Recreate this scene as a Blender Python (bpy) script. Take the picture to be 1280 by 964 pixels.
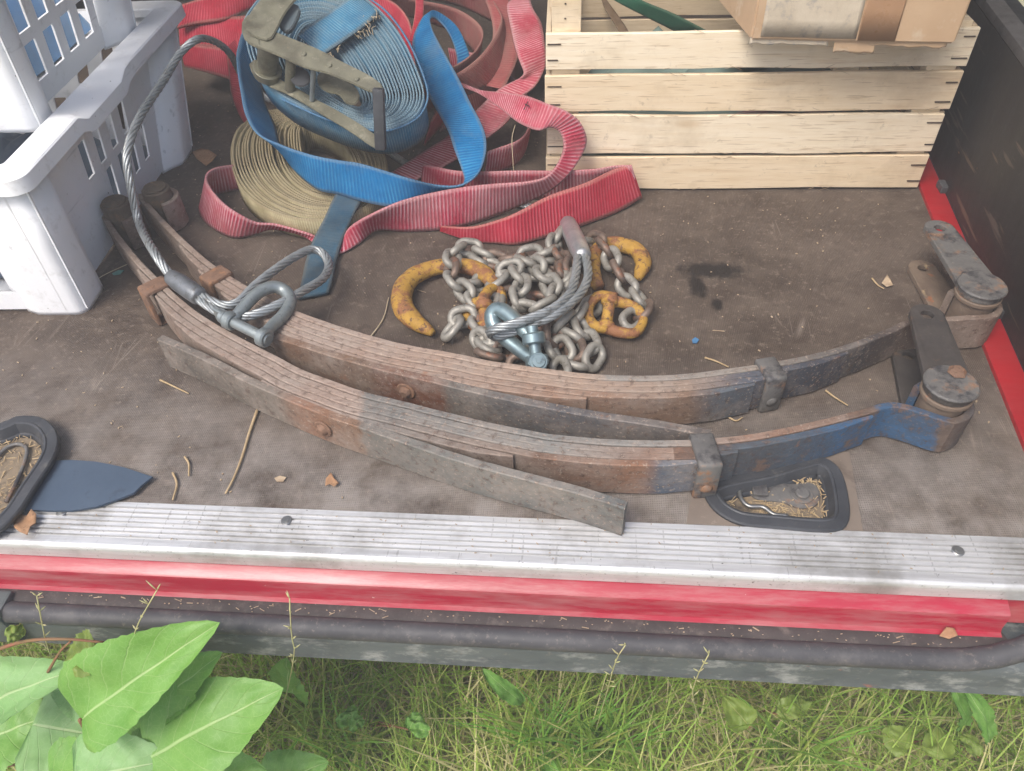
import bpy, bmesh, math, random
from mathutils import Vector, Matrix, Quaternion, noise as mnoise
random.seed(7)
scene = bpy.context.scene
for o in list(bpy.data.objects): bpy.data.objects.remove(o)
R_ = math.radians

# ------------------------------------------------------------------ camera
CAMH = 0.68                                   # metres above the cargo floor
FPX, CX, CY = 958.0, 640.0, 482.0             # focal length and centre, in pixels of the 1280 px wide photograph
CM = Matrix(((0.9969176798615578, -0.026961084756548723, 0.07367658711014365),
             (0.07105297147327164, 0.7084603964162459, -0.7021647541386239),
             (-0.0332658206612558, 0.705235398018623, 0.708192359855179)))
cam_d = bpy.data.cameras.new('camera'); cam = bpy.data.objects.new('camera', cam_d)
scene.collection.objects.link(cam); scene.camera = cam
cam.matrix_world = Matrix.Translation((0, 0, CAMH)) @ CM.to_4x4()
cam_d.sensor_fit = 'HORIZONTAL'; cam_d.sensor_width = 36.0; cam_d.lens = 36.0*FPX/1280.0
cam_d.clip_start = 0.01; cam_d.clip_end = 500

# ------------------------------------------------------------------ world, sun, exposure
world = bpy.data.worlds.new('World'); scene.world = world; world.use_nodes = True
wn = world.node_tree; bg = wn.nodes['Background']
SUN_EL, SUN_AZ = R_(56), R_(215)              # high sun behind thin cloud, behind the camera and to its left
sky = wn.nodes.new('ShaderNodeTexSky'); sky.sky_type = 'NISHITA'; sky.sun_disc = False
sky.sun_elevation = SUN_EL; sky.sun_rotation = SUN_AZ
sky.air_density = 1.0; sky.dust_density = 4.0; sky.ozone_density = 0.4
wn.links.new(sky.outputs[0], bg.inputs[0]); bg.inputs[1].default_value = 0.145
sun_d = bpy.data.lights.new('sun', 'SUN'); sun_d.energy = 1.5; sun_d.angle = R_(25); sun_d.color = (1, 0.98, 0.95)
sun = bpy.data.objects.new('sun', sun_d); scene.collection.objects.link(sun)
d = Vector((math.sin(SUN_AZ)*math.cos(SUN_EL), math.cos(SUN_AZ)*math.cos(SUN_EL), math.sin(SUN_EL)))
sun.rotation_euler = d.to_track_quat('Z', 'Y').to_euler(); sun.location = (0, -2, 4)
scene.render.engine = 'CYCLES'
scene.cycles.max_bounces = 6; scene.cycles.diffuse_bounces = 3; scene.cycles.glossy_bounces = 3; scene.cycles.transmission_bounces = 2
scene.cycles.caustics_reflective = False; scene.cycles.caustics_refractive = False
vs = scene.view_settings; vs.view_transform = 'Standard'; vs.look = 'None'; vs.gamma = 1; vs.exposure = 0.70
vs.use_curve_mapping = False
scene.render.resolution_x = 1024; scene.render.resolution_y = 771

# ------------------------------------------------------------------ geometry helpers
COL = scene.collection
def ray(px, py): return CM @ Vector((px-CX, -(py-CY), -FPX))
def P(px, py, z=0.0):
    w = ray(px, py); t = (z-CAMH)/w.z
    return Vector((w.x*t, w.y*t, z))
class Plane:
    def __init__(s, px, py, z, n): s.o = P(px, py, z); s.n = Vector(n).normalized()
    def __call__(s, px, py, lift=0.0):
        w = ray(px, py); c = Vector((0, 0, CAMH)); o = s.o+s.n*lift
        return c+w*((o-c).dot(s.n)/w.dot(s.n))
def empty(name, loc, label=None, cat=None, group=None, rz=0):
    o = bpy.data.objects.new(name, None); COL.objects.link(o); o.location = loc; o.rotation_euler = (0, 0, rz)
    o.empty_display_size = 0.02
    if label: tag(o, label, cat, group)
    return o
def tag(o, label=None, cat=None, group=None, kind=None):
    if label: o['label'] = label
    if cat: o['category'] = cat
    if group: o['group'] = group
    if kind: o['kind'] = kind
    return o
def root_loc(p):
    v = Vector((0, 0, 0))
    while p: v = v+p.location; p = p.parent
    return v
def mobj(name, me, mat, parent=None, smooth=None):
    o = bpy.data.objects.new(name, me); COL.objects.link(o)
    if mat is not None and not me.materials: me.materials.append(mat)
    if parent: o.parent = parent
    return o
def build(name, vs_, fs, mat, parent=None, smooth=False, uv=None, local=False, loc=None):
    """world-space vertices -> one mesh object; a top-level one gets its origin at its base"""
    off = Vector((0, 0, 0))
    if parent and not local: off = root_loc(parent)
    if not parent and not local:
        if loc is None:
            n = len(vs_); off = Vector((sum(v[0] for v in vs_)/n, sum(v[1] for v in vs_)/n, min(v[2] for v in vs_)))
        else: off = Vector(loc)
    me = bpy.data.meshes.new(name); me.from_pydata([tuple(Vector(v)-off) for v in vs_], [], fs); 
    if uv:
        l = me.uv_layers.new(name='UVMap')
        for lp in me.loops: l.data[lp.index].uv = uv[lp.vertex_index]
    if smooth:
        for p in me.polygons: p.use_smooth = True
    me.update()
    o = mobj(name, me, mat, parent)
    if not parent and not local: o.location = off
    return o
def bm_obj(name, bm, mat, parent=None, smooth=False, local=False):
    bmesh.ops.recalc_face_normals(bm, faces=bm.faces)
    vs_ = [v.co.copy() for v in bm.verts]; bm.verts.index_update()
    fs = [[v.index for v in f.verts] for f in bm.faces]; bm.free()
    return build(name, vs_, fs, mat, parent, smooth, local=local)
def auto_smooth(o, ang=40):
    me = o.data
    for p in me.polygons: p.use_smooth = True
    try: me.set_sharp_from_angle(angle=R_(ang))
    except Exception: pass
    return o
def crom(pts, n, closed=False):
    """Catmull-Rom through pts (any tuples), n samples evenly in arc length"""
    pts = [tuple(p) for p in pts]; k = len(pts); dim = len(pts[0]); dense = []
    segs = k if closed else k-1
    for i in range(segs):
        p0 = pts[(i-1) % k] if (closed or i > 0) else tuple(2*a-b for a, b in zip(pts[0], pts[1]))
        p1 = pts[i]; p2 = pts[(i+1) % k]
        p3 = pts[(i+2) % k] if (closed or i+2 < k) else tuple(2*a-b for a, b in zip(pts[-1], pts[-2]))
        for j in range(16):
            t = j/16; t2 = t*t; t3 = t2*t
            dense.append(tuple(0.5*((2*p1[c])+(-p0[c]+p2[c])*t+(2*p0[c]-5*p1[c]+4*p2[c]-p3[c])*t2+(-p0[c]+3*p1[c]-3*p2[c]+p3[c])*t3) for c in range(dim)))
    dense.append(pts[0] if closed else pts[-1])
    L = [0.0]
    for a, b in zip(dense, dense[1:]): L.append(L[-1]+math.sqrt(sum((x-y)**2 for x, y in zip(a, b))))
    out = []; j = 0; m = n if closed else n-1
    for i in range(n):
        s = L[-1]*i/m
        while j < len(L)-2 and L[j+1] < s: j += 1
        t = (s-L[j])/max(1e-9, L[j+1]-L[j])
        out.append(tuple(a+(b-a)*t for a, b in zip(dense[j], dense[j+1])))
    return out
def frames(pts, closed=False):
    pts = [Vector(p) for p in pts]; n = len(pts); T = []
    for i in range(n):
        a = pts[i-1] if (i > 0 or closed) else pts[i]; b = pts[(i+1) % n] if (i < n-1 or closed) else pts[i]
        T.append((b-a).normalized())
    up = Vector((0, 0, 1))
    if abs(T[0].dot(up)) > 0.9: up = Vector((1, 0, 0))
    N = [(up-T[0]*up.dot(T[0])).normalized()]
    for i in range(1, n):
        v = N[-1]-T[i]*N[-1].dot(T[i]); N.append(v.normalized())
    return pts, T, N, [t.cross(nn) for t, nn in zip(T, N)]
def tube(pts, r, seg=10, closed=False, cap=True, flat=1.0):
    """swept tube; r a number or one per point -> verts, faces"""
    pts, T, N, B = frames(pts, closed); n = len(pts); vs_, fs = [], []
    rr = r if isinstance(r, (list, tuple)) else [r]*n
    for i in range(n):
        for k in range(seg):
            a = 2*math.pi*k/seg
            vs_.append(pts[i]+(N[i]*math.cos(a)*flat+B[i]*math.sin(a))*rr[i])
    for i in range(n if closed else n-1):
        for k in range(seg):
            a = i*seg+k; b = i*seg+(k+1) % seg; j = (i+1) % n
            fs.append((a, b, j*seg+(k+1) % seg, j*seg+k))
    if cap and not closed:
        fs.append(tuple(range(seg))[::-1]); fs.append(tuple((n-1)*seg+k for k in range(seg)))
    return vs_, fs
def join(parts):
    vs_, fs = [], []
    for v, f in parts:
        o = len(vs_); vs_ += list(v); fs += [tuple(i+o for i in q) for q in f]
    return vs_, fs
def boxvf(c, ax, ay, az, sx, sy, sz, bev=0.0):
    """box with half sizes along axes"""
    c, ax, ay, az = Vector(c), Vector(ax), Vector(ay), Vector(az)
    bm = bmesh.new(); bmesh.ops.create_cube(bm, size=2.0)
    for v in bm.verts: v.co = c+ax*v.co.x*sx+ay*v.co.y*sy+az*v.co.z*sz
    if bev: bmesh.ops.bevel(bm, geom=list(bm.edges), offset=bev, segments=2, profile=0.6, affect='EDGES')
    bmesh.ops.recalc_face_normals(bm, faces=bm.faces); bm.verts.index_update()
    r = [v.co.copy() for v in bm.verts], [[v.index for v in f.verts] for f in bm.faces]; bm.free(); return r
X, Y, Z = Vector((1, 0, 0)), Vector((0, 1, 0)), Vector((0, 0, 1))
def cyl(c, axis, r, h, seg=24, bev=0.0, r2=None):
    """solid cylinder from c along axis for h"""
    axis = Vector(axis).normalized(); q = axis.to_track_quat('Z', 'Y'); c = Vector(c)
    r2 = r if r2 is None else r2; prof = [(r-bev, 0), (r, bev), (r2, h-bev), (r2-bev, h)] if bev else [(r, 0), (r2, h)]
    vs_, fs = [], []
    for (rr, z) in prof:
        for k in range(seg):
            a = 2*math.pi*k/seg; vs_.append(c+q @ Vector((rr*math.cos(a), rr*math.sin(a), z)))
    m = len(prof)
    for i in range(m-1):
        for k in range(seg): fs.append((i*seg+k, i*seg+(k+1) % seg, (i+1)*seg+(k+1) % seg, (i+1)*seg+k))
    fs.append(tuple(range(seg))[::-1]); fs.append(tuple((m-1)*seg+k for k in range(seg)))
    return vs_, fs
def prism(poly, o, ex, ey, ez, h, bev=0.0):
    """polygon (2D) in the frame o,ex,ey raised along ez by h, rims bevelled"""
    bm = bmesh.new(); o = Vector(o)
    f = bm.faces.new([bm.verts.new(o+ex*p[0]+ey*p[1]) for p in poly])
    r = bmesh.ops.extrude_face_region(bm, geom=[f]); 
    for g in r['geom']:
        if isinstance(g, bmesh.types.BMVert): g.co += ez*h
    bmesh.ops.recalc_face_normals(bm, faces=bm.faces)
    if bev:
        es = [e for e in bm.edges if len(e.link_faces) == 2 and e.calc_face_angle(0) > 0.9]
        bmesh.ops.bevel(bm, geom=es, offset=bev, segments=2, profile=0.6, affect='EDGES', clamp_overlap=True)
    bm.verts.index_update()
    r = [v.co.copy() for v in bm.verts], [[v.index for v in f.verts] for f in bm.faces]; bm.free(); return r
def solidify(o, t, off=0.0):
    m = o.modifiers.new('thickness', 'SOLIDIFY'); m.thickness = t; m.offset = off; return o

# ------------------------------------------------------------------ material helpers
def S(r, g, b):
    f = lambda c: (c/255/12.92) if c/255 <= 0.04045 else ((c/255+0.055)/1.055)**2.4
    return (f(r), f(g), f(b), 1.0)
class MB:
    def __init__(s, name):
        s.m = bpy.data.materials.new(name); s.m.use_nodes = True; s.t = s.m.node_tree
        s.b = s.t.nodes['Principled BSDF']; s._c = {}
    def n(s, t, ins=None, **props):
        n = s.t.nodes.new('ShaderNode'+t)
        for k, v in props.items(): setattr(n, k, v)
        for k, v in (ins or {}).items(): s.put(n.inputs[k], v)
        return n
    def put(s, sock, v):
        if isinstance(v, bpy.types.NodeSocket): s.t.links.new(v, sock)
        else: sock.default_value = v
    def co(s, k='Object'):
        if k not in s._c: s._c[k] = s.n('TexCoord').outputs[k]
        return s._c[k]
    def scaled(s, v, sc, loc=(0, 0, 0)): return s.n('Mapping', {'Vector': v, 'Scale': sc, 'Location': loc}).outputs[0]
    def noise(s, scale, detail=4, rough=0.6, vec=None, dist=0.0):
        return s.n('TexNoise', {'Vector': s.co() if vec is None else vec, 'Scale': scale, 'Detail': min(detail, 5), 'Roughness': rough, 'Distortion': dist}).outputs[0]
    def voro(s, scale, vec=None, feat='F1', out=0):
        return s.n('TexVoronoi', {'Vector': s.co() if vec is None else vec, 'Scale': scale}, feature=feat).outputs[out]
    def ramp(s, f, stops, interp='LINEAR'):
        r = s.n('ValToRGB', {'Fac': f}); cr = r.color_ramp; cr.interpolation = interp
        while len(cr.elements) < len(stops): cr.elements.new(0.5)
        for e, (p, c) in zip(cr.elements, stops):
            e.position = p; e.color = c if isinstance(c, tuple) else (c, c, c, 1)
        return r.outputs[0]
    def mix(s, f, a, b, mode='MIX'):
        m = s.n('Mix', data_type='RGBA', blend_type=mode); s.put(m.inputs[0], f); s.put(m.inputs[6], a); s.put(m.inputs[7], b)
        return m.outputs[2]
    def math(s, op, a, b=0.0, clamp=False):
        m = s.n('Math', operation=op, use_clamp=clamp); s.put(m.inputs[0], a); s.put(m.inputs[1], b); return m.outputs[0]
    def mask(s, f, lo, hi): return s.ramp(f, [(lo, 0.0), (hi, 1.0)])
    def bump(s, h, strength, dist, prev=None):
        i = {'Height': h, 'Strength': strength, 'Distance': dist}
        if prev is not None: i['Normal'] = prev
        return s.n('Bump', i).outputs[0]
    def sep(s, v): return s.n('SeparateXYZ', {'Vector': v}).outputs
    def comb(s, x, y, z): return s.n('CombineXYZ', {'X': x, 'Y': y, 'Z': z}).outputs[0]
    def done(s, col, rough, normal=None, metal=0.0, **kw):
        s.put(s.b.inputs['Base Color'], col); s.put(s.b.inputs['Roughness'], rough); s.put(s.b.inputs['Metallic'], metal)
        if normal is not None: s.put(s.b.inputs['Normal'], normal)
        for k, v in kw.items(): s.put(s.b.inputs[k.replace('_', ' ')], v)
        return s.m
def grime(name, c1, c2, sc=20, spots=None, dust=None, rough=(0.5, 0.8), metal=0.0, bump=(0.3, 150, 0.001), stretch=None, spec=0.5):
    m = MB(name); v = m.co()
    if stretch: v = m.scaled(v, stretch)
    n1 = m.noise(sc, 6, 0.65, v); c = m.mix(m.mask(n1, 0.35, 0.68), c1, c2)
    if spots:
        for (col, s2, lo, hi) in spots: c = m.mix(m.mask(m.noise(s2, 5, 0.7, v), lo, hi), c, col)
    if dust:
        col, s3, lo, hi = dust; c = m.mix(m.mask(m.noise(s3, 8, 0.75), lo, hi), c, col)
    r = m.ramp(m.noise(sc*2.3, 5, 0.6, v), [(0.3, rough[0]), (0.75, rough[1])])
    nb = m.bump(m.noise(bump[1], 6, 0.7, v), bump[0], bump[2])
    return m.done(c, r, nb, metal, Specular_IOR_Level=spec)
def webbing(name, base, faded, dark, dirt, rib=0.0056, fade=0.5, dirt_lo=0.5, dirt_hi=0.8, seed=0.0):
    """woven strap: ribs run across the strap (UV in metres)"""
    m = MB(name); uv = m.sep(m.co('UV')); u, v = uv[0], uv[1]
    ph = m.math('MULTIPLY', u, 2*math.pi/rib); wob = m.noise(60, 2, 0.5)
    sn = m.math('SINE', m.math('ADD', ph, m.math('MULTIPLY', wob, 1.6)))
    s01 = m.math('MULTIPLY_ADD', sn, 0.5); s01.node.inputs[2].default_value = 0.5
    thread = m.math('SINE', m.math('MULTIPLY', v, 2*math.pi/0.0022))
    t01 = m.math('MULTIPLY_ADD', thread, 0.5); t01.node.inputs[2].default_value = 0.5
    off = m.scaled(m.co(), (1, 1, 1), (seed, seed*1.7, 0))
    n1 = m.noise(14, 5, 0.65, off)
    ridge = m.math('MULTIPLY', m.mask(s01, 0.35, 0.95), m.mask(n1, 0.38, 0.62))
    c = m.mix(m.mask(m.noise(35, 5, 0.6, off), 0.35, 0.7), base, dark)
    c = m.mix(m.math('MULTIPLY', ridge, fade), c, faded)
    c = m.mix(m.math('MULTIPLY', m.mask(m.noise(9, 8, 0.72, off), dirt_lo, dirt_hi), 0.75), c, dirt)
    c = m.mix(m.math('MULTIPLY', m.mask(m.noise(260, 3, 0.6), 0.6, 0.75), 0.35), c, dirt)
    edge = m.mask(m.math('ABSOLUTE', m.math('SUBTRACT', v, 0.03)), 0.0262, 0.0272)
    c = m.mix(m.math('MULTIPLY', edge, 0.55), c, dirt)
    fold = m.mask(m.noise(22, 4, 0.7, m.scaled(off, (1, 1, 1), (5, 5, 5))), 0.6, 0.66)
    c = m.mix(m.math('MULTIPLY', fold, 0.3), c, dark)
    h = m.math('ADD', m.math('MULTIPLY', s01, 0.8), m.math('MULTIPLY', t01, 0.25))
    nb = m.bump(h, 0.6, 0.0012); nb = m.bump(m.noise(420, 3, 0.7), 0.5, 0.0012, nb)
    return m.done(c, 0.85, nb, 0, Specular_IOR_Level=0.2)

# ------------------------------------------------------------------ materials
def mat_floor():
    m = MB('film_faced_plywood'); v = m.n('NewGeometry').outputs['Position']; m._c['Object'] = v; xyz = m.sep(v)
    g = 2*math.pi/0.0034
    gx = m.math('SINE', m.math('MULTIPLY', m.math('ADD', xyz[0], xyz[1]), g*0.72)); gy = m.math('SINE', m.math('MULTIPLY', m.math('SUBTRACT', xyz[0], xyz[1]), g*0.72))
    grid = m.math('MULTIPLY', gx, gy); g01 = m.math('MULTIPLY_ADD', grid, 0.5); g01.node.inputs[2].default_value = 0.5
    big = m.noise(3.2, 5, 0.6); mid = m.noise(11, 7, 0.7); fine = m.noise(90, 6, 0.7)
    c = m.mix(m.mask(big, 0.35, 0.65), S(58, 47, 39), S(74, 62, 53))
    c = m.mix(m.math('MULTIPLY', m.mask(mid, 0.42, 0.66), 0.75), c, S(100, 88, 77))
    c = m.mix(m.math('MULTIPLY', m.mask(m.noise(6, 8, 0.75, m.scaled(v, (1, 1, 1), (3, 7, 0))), 0.55, 0.72), 0.5), c, S(52, 40, 34))
    c = m.mix(m.math('MULTIPLY', g01, m.math('MULTIPLY', m.mask(big, 0.3, 0.7), 0.35)), c, S(134, 122, 112))
    c = m.mix(m.math('MULTIPLY', m.mask(fine, 0.55, 0.70), 0.6), c, S(134, 121, 108))
    c = m.mix(m.math('MULTIPLY', m.mask(m.noise(240, 3, 0.7), 0.64, 0.70), 0.7), c, S(160, 146, 132))
    c = m.mix(m.math('MULTIPLY', m.mask(m.noise(34, 7, 0.75, m.scaled(v, (1, 1, 1), (9, 2, 0))), 0.56, 0.68), 0.6), c, S(58, 46, 40))
    # floor paler towards the sill: blown-in sand plus daylight painted into the colour
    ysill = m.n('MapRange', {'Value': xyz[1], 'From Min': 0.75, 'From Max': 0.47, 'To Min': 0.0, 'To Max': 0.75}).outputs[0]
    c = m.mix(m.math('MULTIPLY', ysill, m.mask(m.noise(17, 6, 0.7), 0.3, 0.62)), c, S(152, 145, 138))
    # scratches
    for ang, sc, w in ((0.5, 14, 0.008), (-0.9, 11, 0.006), (1.5, 17, 0.005)):
        rv = m.n('Mapping', {'Vector': v, 'Rotation': (0, 0, ang), 'Scale': (1, 0.09, 1)}).outputs[0]
        e = m.n('TexVoronoi', {'Vector': rv, 'Scale': sc*1.0, 'Randomness': 1.0}, feature='DISTANCE_TO_EDGE').outputs[0]
        ln = m.math('MULTIPLY', m.mask(e, w, 0.0) if False else m.ramp(e, [(0.0, 1.0), (w, 0.0)]), m.mask(m.noise(9, 3, 0.6, v), 0.56, 0.66))
        c = m.mix(m.math('MULTIPLY', ln, 0.45), c, S(150, 138, 126))
    # two oily stains
    for (px, py, rx, ry, rot) in ((890, 338, 0.060, 0.026, 0.85), (897, 381, 0.010, 0.018, 0.2), (872, 358, 0.016, 0.034, -0.5)):
        p = P(px, py)
        q = m.n('Mapping', {'Vector': v, 'Location': (-p.x, -p.y, 0)}, vector_type='POINT').outputs[0]
        q = m.n('Mapping', {'Vector': q, 'Rotation': (0, 0, -rot), 'Scale': (1/rx, 1/ry, 0)}).outputs[0]
        dd = m.n('VectorMath', {0: q}, operation='LENGTH').outputs['Value']
        dd = m.math('ADD', dd, m.math('MULTIPLY', m.math('SUBTRACT', m.noise(55, 5, 0.75), 0.5), 1.5))
        c = m.mix(m.math('MULTIPLY', m.ramp(dd, [(0.5, 1.0), (0.95, 0.0)]), 0.95), c, S(26, 20, 17))
    nb = m.bump(g01, 0.6, 0.0009); nb = m.bump(fine, 0.2, 0.0015, nb)
    r = m.ramp(mid, [(0.3, 0.55), (0.7, 0.82)])
    return m.done(c, r, nb, 0, Specular_IOR_Level=0.35)
def mat_alu():
    m = MB('worn_aluminium'); v = m.scaled(m.co(), (1.2, 30, 30))
    st = m.noise(14, 6, 0.65, v); bl = m.noise(9, 6, 0.7)
    c = m.mix(m.mask(st, 0.3, 0.7), S(206, 206, 205), S(226, 226, 226))
    c = m.mix(m.math('MULTIPLY', m.mask(bl, 0.48, 0.72), 0.7), c, S(140, 136, 128))
    for ang, sc in ((0.9, 210), (-0.6, 170), (1.45, 260)):
        sv = m.n('Mapping', {'Vector': m.co(), 'Rotation': (0, 0, ang), 'Scale': (1, 0.07, 1)}).outputs[0]
        c = m.mix(m.math('MULTIPLY', m.mask(m.noise(sc, 2, 0.5, sv), 0.69, 0.72), 0.4), c, S(140, 138, 134))
    c = m.mix(m.math('MULTIPLY', m.mask(m.noise(130, 4, 0.7), 0.66, 0.72), 0.8), c, S(82, 78, 72))
    r = m.ramp(st, [(0.3, 0.40), (0.7, 0.6)])
    nb = m.bump(st, 0.25, 0.0008); nb = m.bump(m.noise(220, 4, 0.6), 0.12, 0.0006, nb)
    return m.done(c, r, nb, 0.55)
def mat_red_paint(name='red_body_paint', dust=0.55, c1=S(166, 32, 54), c2=S(150, 26, 46)):
    m = MB(name); n1 = m.noise(7, 6, 0.7, m.scaled(m.co(), (0.5, 2, 2)))
    c = m.mix(m.mask(n1, 0.4, 0.7), c1, c2)
    c = m.mix(m.math('MULTIPLY', m.mask(m.noise(34, 8, 0.75, m.scaled(m.co(), (0.22, 1.5, 1.5))), 0.42, 0.70), dust), c, S(176, 138, 134))
    c = m.mix(m.mask(m.noise(90, 4, 0.7, m.scaled(m.co(), (0.6, 1, 1))), 0.73, 0.77), c, S(216, 206, 196))
    r = m.ramp(n1, [(0.35, 0.28), (0.7, 0.5)])
    return m.done(c, r, m.bump(m.noise(200, 4, 0.6), 0.06, 0.0005), 0, Coat_Weight=0.3, Coat_Roughness=0.2)
def mat_plastic(name, c1, c2):
    m = MB(name); n1 = m.noise(10, 6, 0.7)
    c = m.mix(m.mask(n1, 0.4, 0.75), c1, c2)
    c = m.mix(m.math('MULTIPLY', m.mask(m.noise(34, 8, 0.75), 0.56, 0.78), 0.45), c, S(172, 170, 160))
    c = m.mix(m.mask(m.noise(150, 3, 0.6), 0.735, 0.76), c, S(110, 100, 88))
    v = m.n('Mapping', {'Vector': m.co(), 'Rotation': (0.3, 0.5, 0.6), 'Scale': (1, 0.06, 0.5)}).outputs[0]
    c = m.mix(m.math('MULTIPLY', m.mask(m.noise(90, 3, 0.6, v), 0.66, 0.7), 0.3), c, S(150, 152, 152))
    return m.done(c, m.ramp(n1, [(0.3, 0.38), (0.7, 0.55)]), m.bump(m.noise(300, 4, 0.6), 0.08, 0.0005), 0, Subsurface_Weight=0.08, Subsurface_Radius=(0.01, 0.01, 0.01))
def mat_wood(name, c1, c2, knot):
    m = MB(name); info = m.n('ObjectInfo').outputs['Random']
    off = m.comb(m.math('MULTIPLY', info, 37.0), m.math('MULTIPLY', info, 11.0), m.math('MULTIPLY', info, 23.0))
    v0 = m.n('VectorMath', {0: m.co(), 1: off}, operation='ADD').outputs[0]
    v = m.scaled(v0, (1.2, 14, 14)); g = m.noise(9, 8, 0.65, v, 0.8); w = m.noise(4, 4, 0.6, v)
    c = m.mix(m.mask(g, 0.35, 0.68), c1, c2)
    c = m.mix(m.math('MULTIPLY', m.mask(w, 0.55, 0.75), 0.5), c, knot)
    kd = m.n('TexVoronoi', {'Vector': m.scaled(v0, (4.4, 13, 13)), 'Scale': 1.0}).outputs[0]
    c = m.mix(m.math('MULTIPLY', m.ramp(m.math('ADD', kd, m.math('MULTIPLY', g, 0.12)), [(0.1, 1.0), (0.17, 0.0)]), 0.55), c, knot)
    c = m.mix(m.math('MULTIPLY', m.mask(m.noise(60, 5, 0.7), 0.62, 0.72), 0.4), c, S(130, 114, 94))
    c = m.mix(m.math('MULTIPLY', m.mask(m.noise(7, 5, 0.7, v0), 0.5, 0.72), 0.45), c, S(176, 160, 136))
    c = m.mix(m.math('MULTIPLY', m.mask(m.noise(30, 2, 0.5, m.scaled(v0, (0.7, 16, 16))), 0.62, 0.67), 0.4), c, S(160, 130, 94))
    tint = m.ramp(info, [(0, S(255, 250, 240)), (1, S(244, 232, 214))]); c = m.mix(1.0, c, tint, 'MULTIPLY')
    return m.done(c, 0.72, m.bump(g, 0.3, 0.0012), 0, Specular_IOR_Level=0.3)
def spring_mat(name, stops, x0, x1, sc=9, dustx=2.0):
    """steel leaf: paint and rust change along the spring (world x mapped to 0..1)"""
    m = MB(name); geo = m.n('NewGeometry').outputs['Position']; xyz = m.sep(geo)
    nz = m.math('MULTIPLY', m.math('SUBTRACT', m.noise(sc*3, 6, 0.7, geo), 0.5), 0.035)
    f = m.n('MapRange', {'Value': xyz[0], 'From Min': x0, 'From Max': x1}).outputs[0]
    c = m.ramp(m.math('ADD', f, nz), stops)
    sv = m.scaled(geo, (4, 14, 14))
    c = m.mix(m.math('MULTIPLY', m.mask(m.noise(20, 8, 0.72, sv), 0.5, 0.72), 0.55), c, S(88, 68, 58))
    c = m.mix(m.math('MULTIPLY', m.mask(m.noise(13, 8, 0.75, geo), 0.42, 0.68), 0.7), c, m.mix(m.math('GREATER_THAN', f, dustx), S(162, 150, 139), S(72, 66, 62)))
    c = m.mix(m.math('MULTIPLY', m.mask(m.noise(130, 5, 0.75, geo), 0.54, 0.63), 0.75), c, S(78, 58, 48))
    c = m.mix(m.math('MULTIPLY', m.mask(m.noise(260, 3, 0.7, geo), 0.58, 0.66), m.math('SUBTRACT', 0.55, m.math('MULTIPLY', m.math('GREATER_THAN', f, dustx), 0.4))), c, S(190, 172, 156))
    c = m.mix(m.math('MULTIPLY', m.mask(m.noise(48, 6, 0.75, geo), 0.62, 0.72), 0.6), c, S(150, 108, 82))
    c = m.mix(m.math('MULTIPLY', m.math('GREATER_THAN', f, dustx), m.math('MULTIPLY', m.mask(m.noise(26, 6, 0.75, geo), 0.56, 0.62), 0.7)), c, S(124, 98, 82))
    nb = m.bump(m.noise(30, 8, 0.7, sv), 0.5, 0.002); nb = m.bump(m.noise(240, 5, 0.75, geo), 0.7, 0.0014, nb)
    return m.done(c, m.ramp(m.noise(24, 5, 0.6, geo), [(0.3, 0.55), (0.7, 0.85)]), nb, 0.15, Specular_IOR_Level=0.4)

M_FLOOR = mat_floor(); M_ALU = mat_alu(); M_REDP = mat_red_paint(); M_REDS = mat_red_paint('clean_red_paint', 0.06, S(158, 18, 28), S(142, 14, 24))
M_INSET = grime('smooth_brown_board', S(112, 100, 90), S(126, 114, 102), 14, [(S(92, 80, 70), 30, 0.55, 0.7)], (S(150, 138, 124), 120, 0.6, 0.72), (0.6, 0.8), 0, (0.15, 200, 0.0006))
M_RUBBER = grime('black_rubber', S(58, 58, 61), S(74, 73, 75), 16, [(S(92, 89, 88), 45, 0.5, 0.75)], (S(122, 114, 106), 140, 0.58, 0.74), (0.5, 0.75), 0, (0.12, 240, 0.0006))
M_FLANGE = grime('dusty_black_flange', S(58, 52, 51), S(76, 68, 66), 30, [(S(104, 94, 88), 60, 0.54, 0.74)], (S(150, 136, 124), 190, 0.64, 0.74), (0.7, 0.9), 0, (0.3, 260, 0.001))
M_BUMPER = grime('scuffed_bumper', S(74, 80, 80), S(90, 96, 95), 14, [(S(136, 138, 134), 50, 0.52, 0.66), (S(58, 62, 64), 22, 0.52, 0.7), (S(140, 90, 74), 34, 0.68, 0.74)], (S(120, 114, 104), 110, 0.6, 0.74), (0.55, 0.8), 0, (0.3, 120, 0.0015), (0.5, 1, 1))
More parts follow.
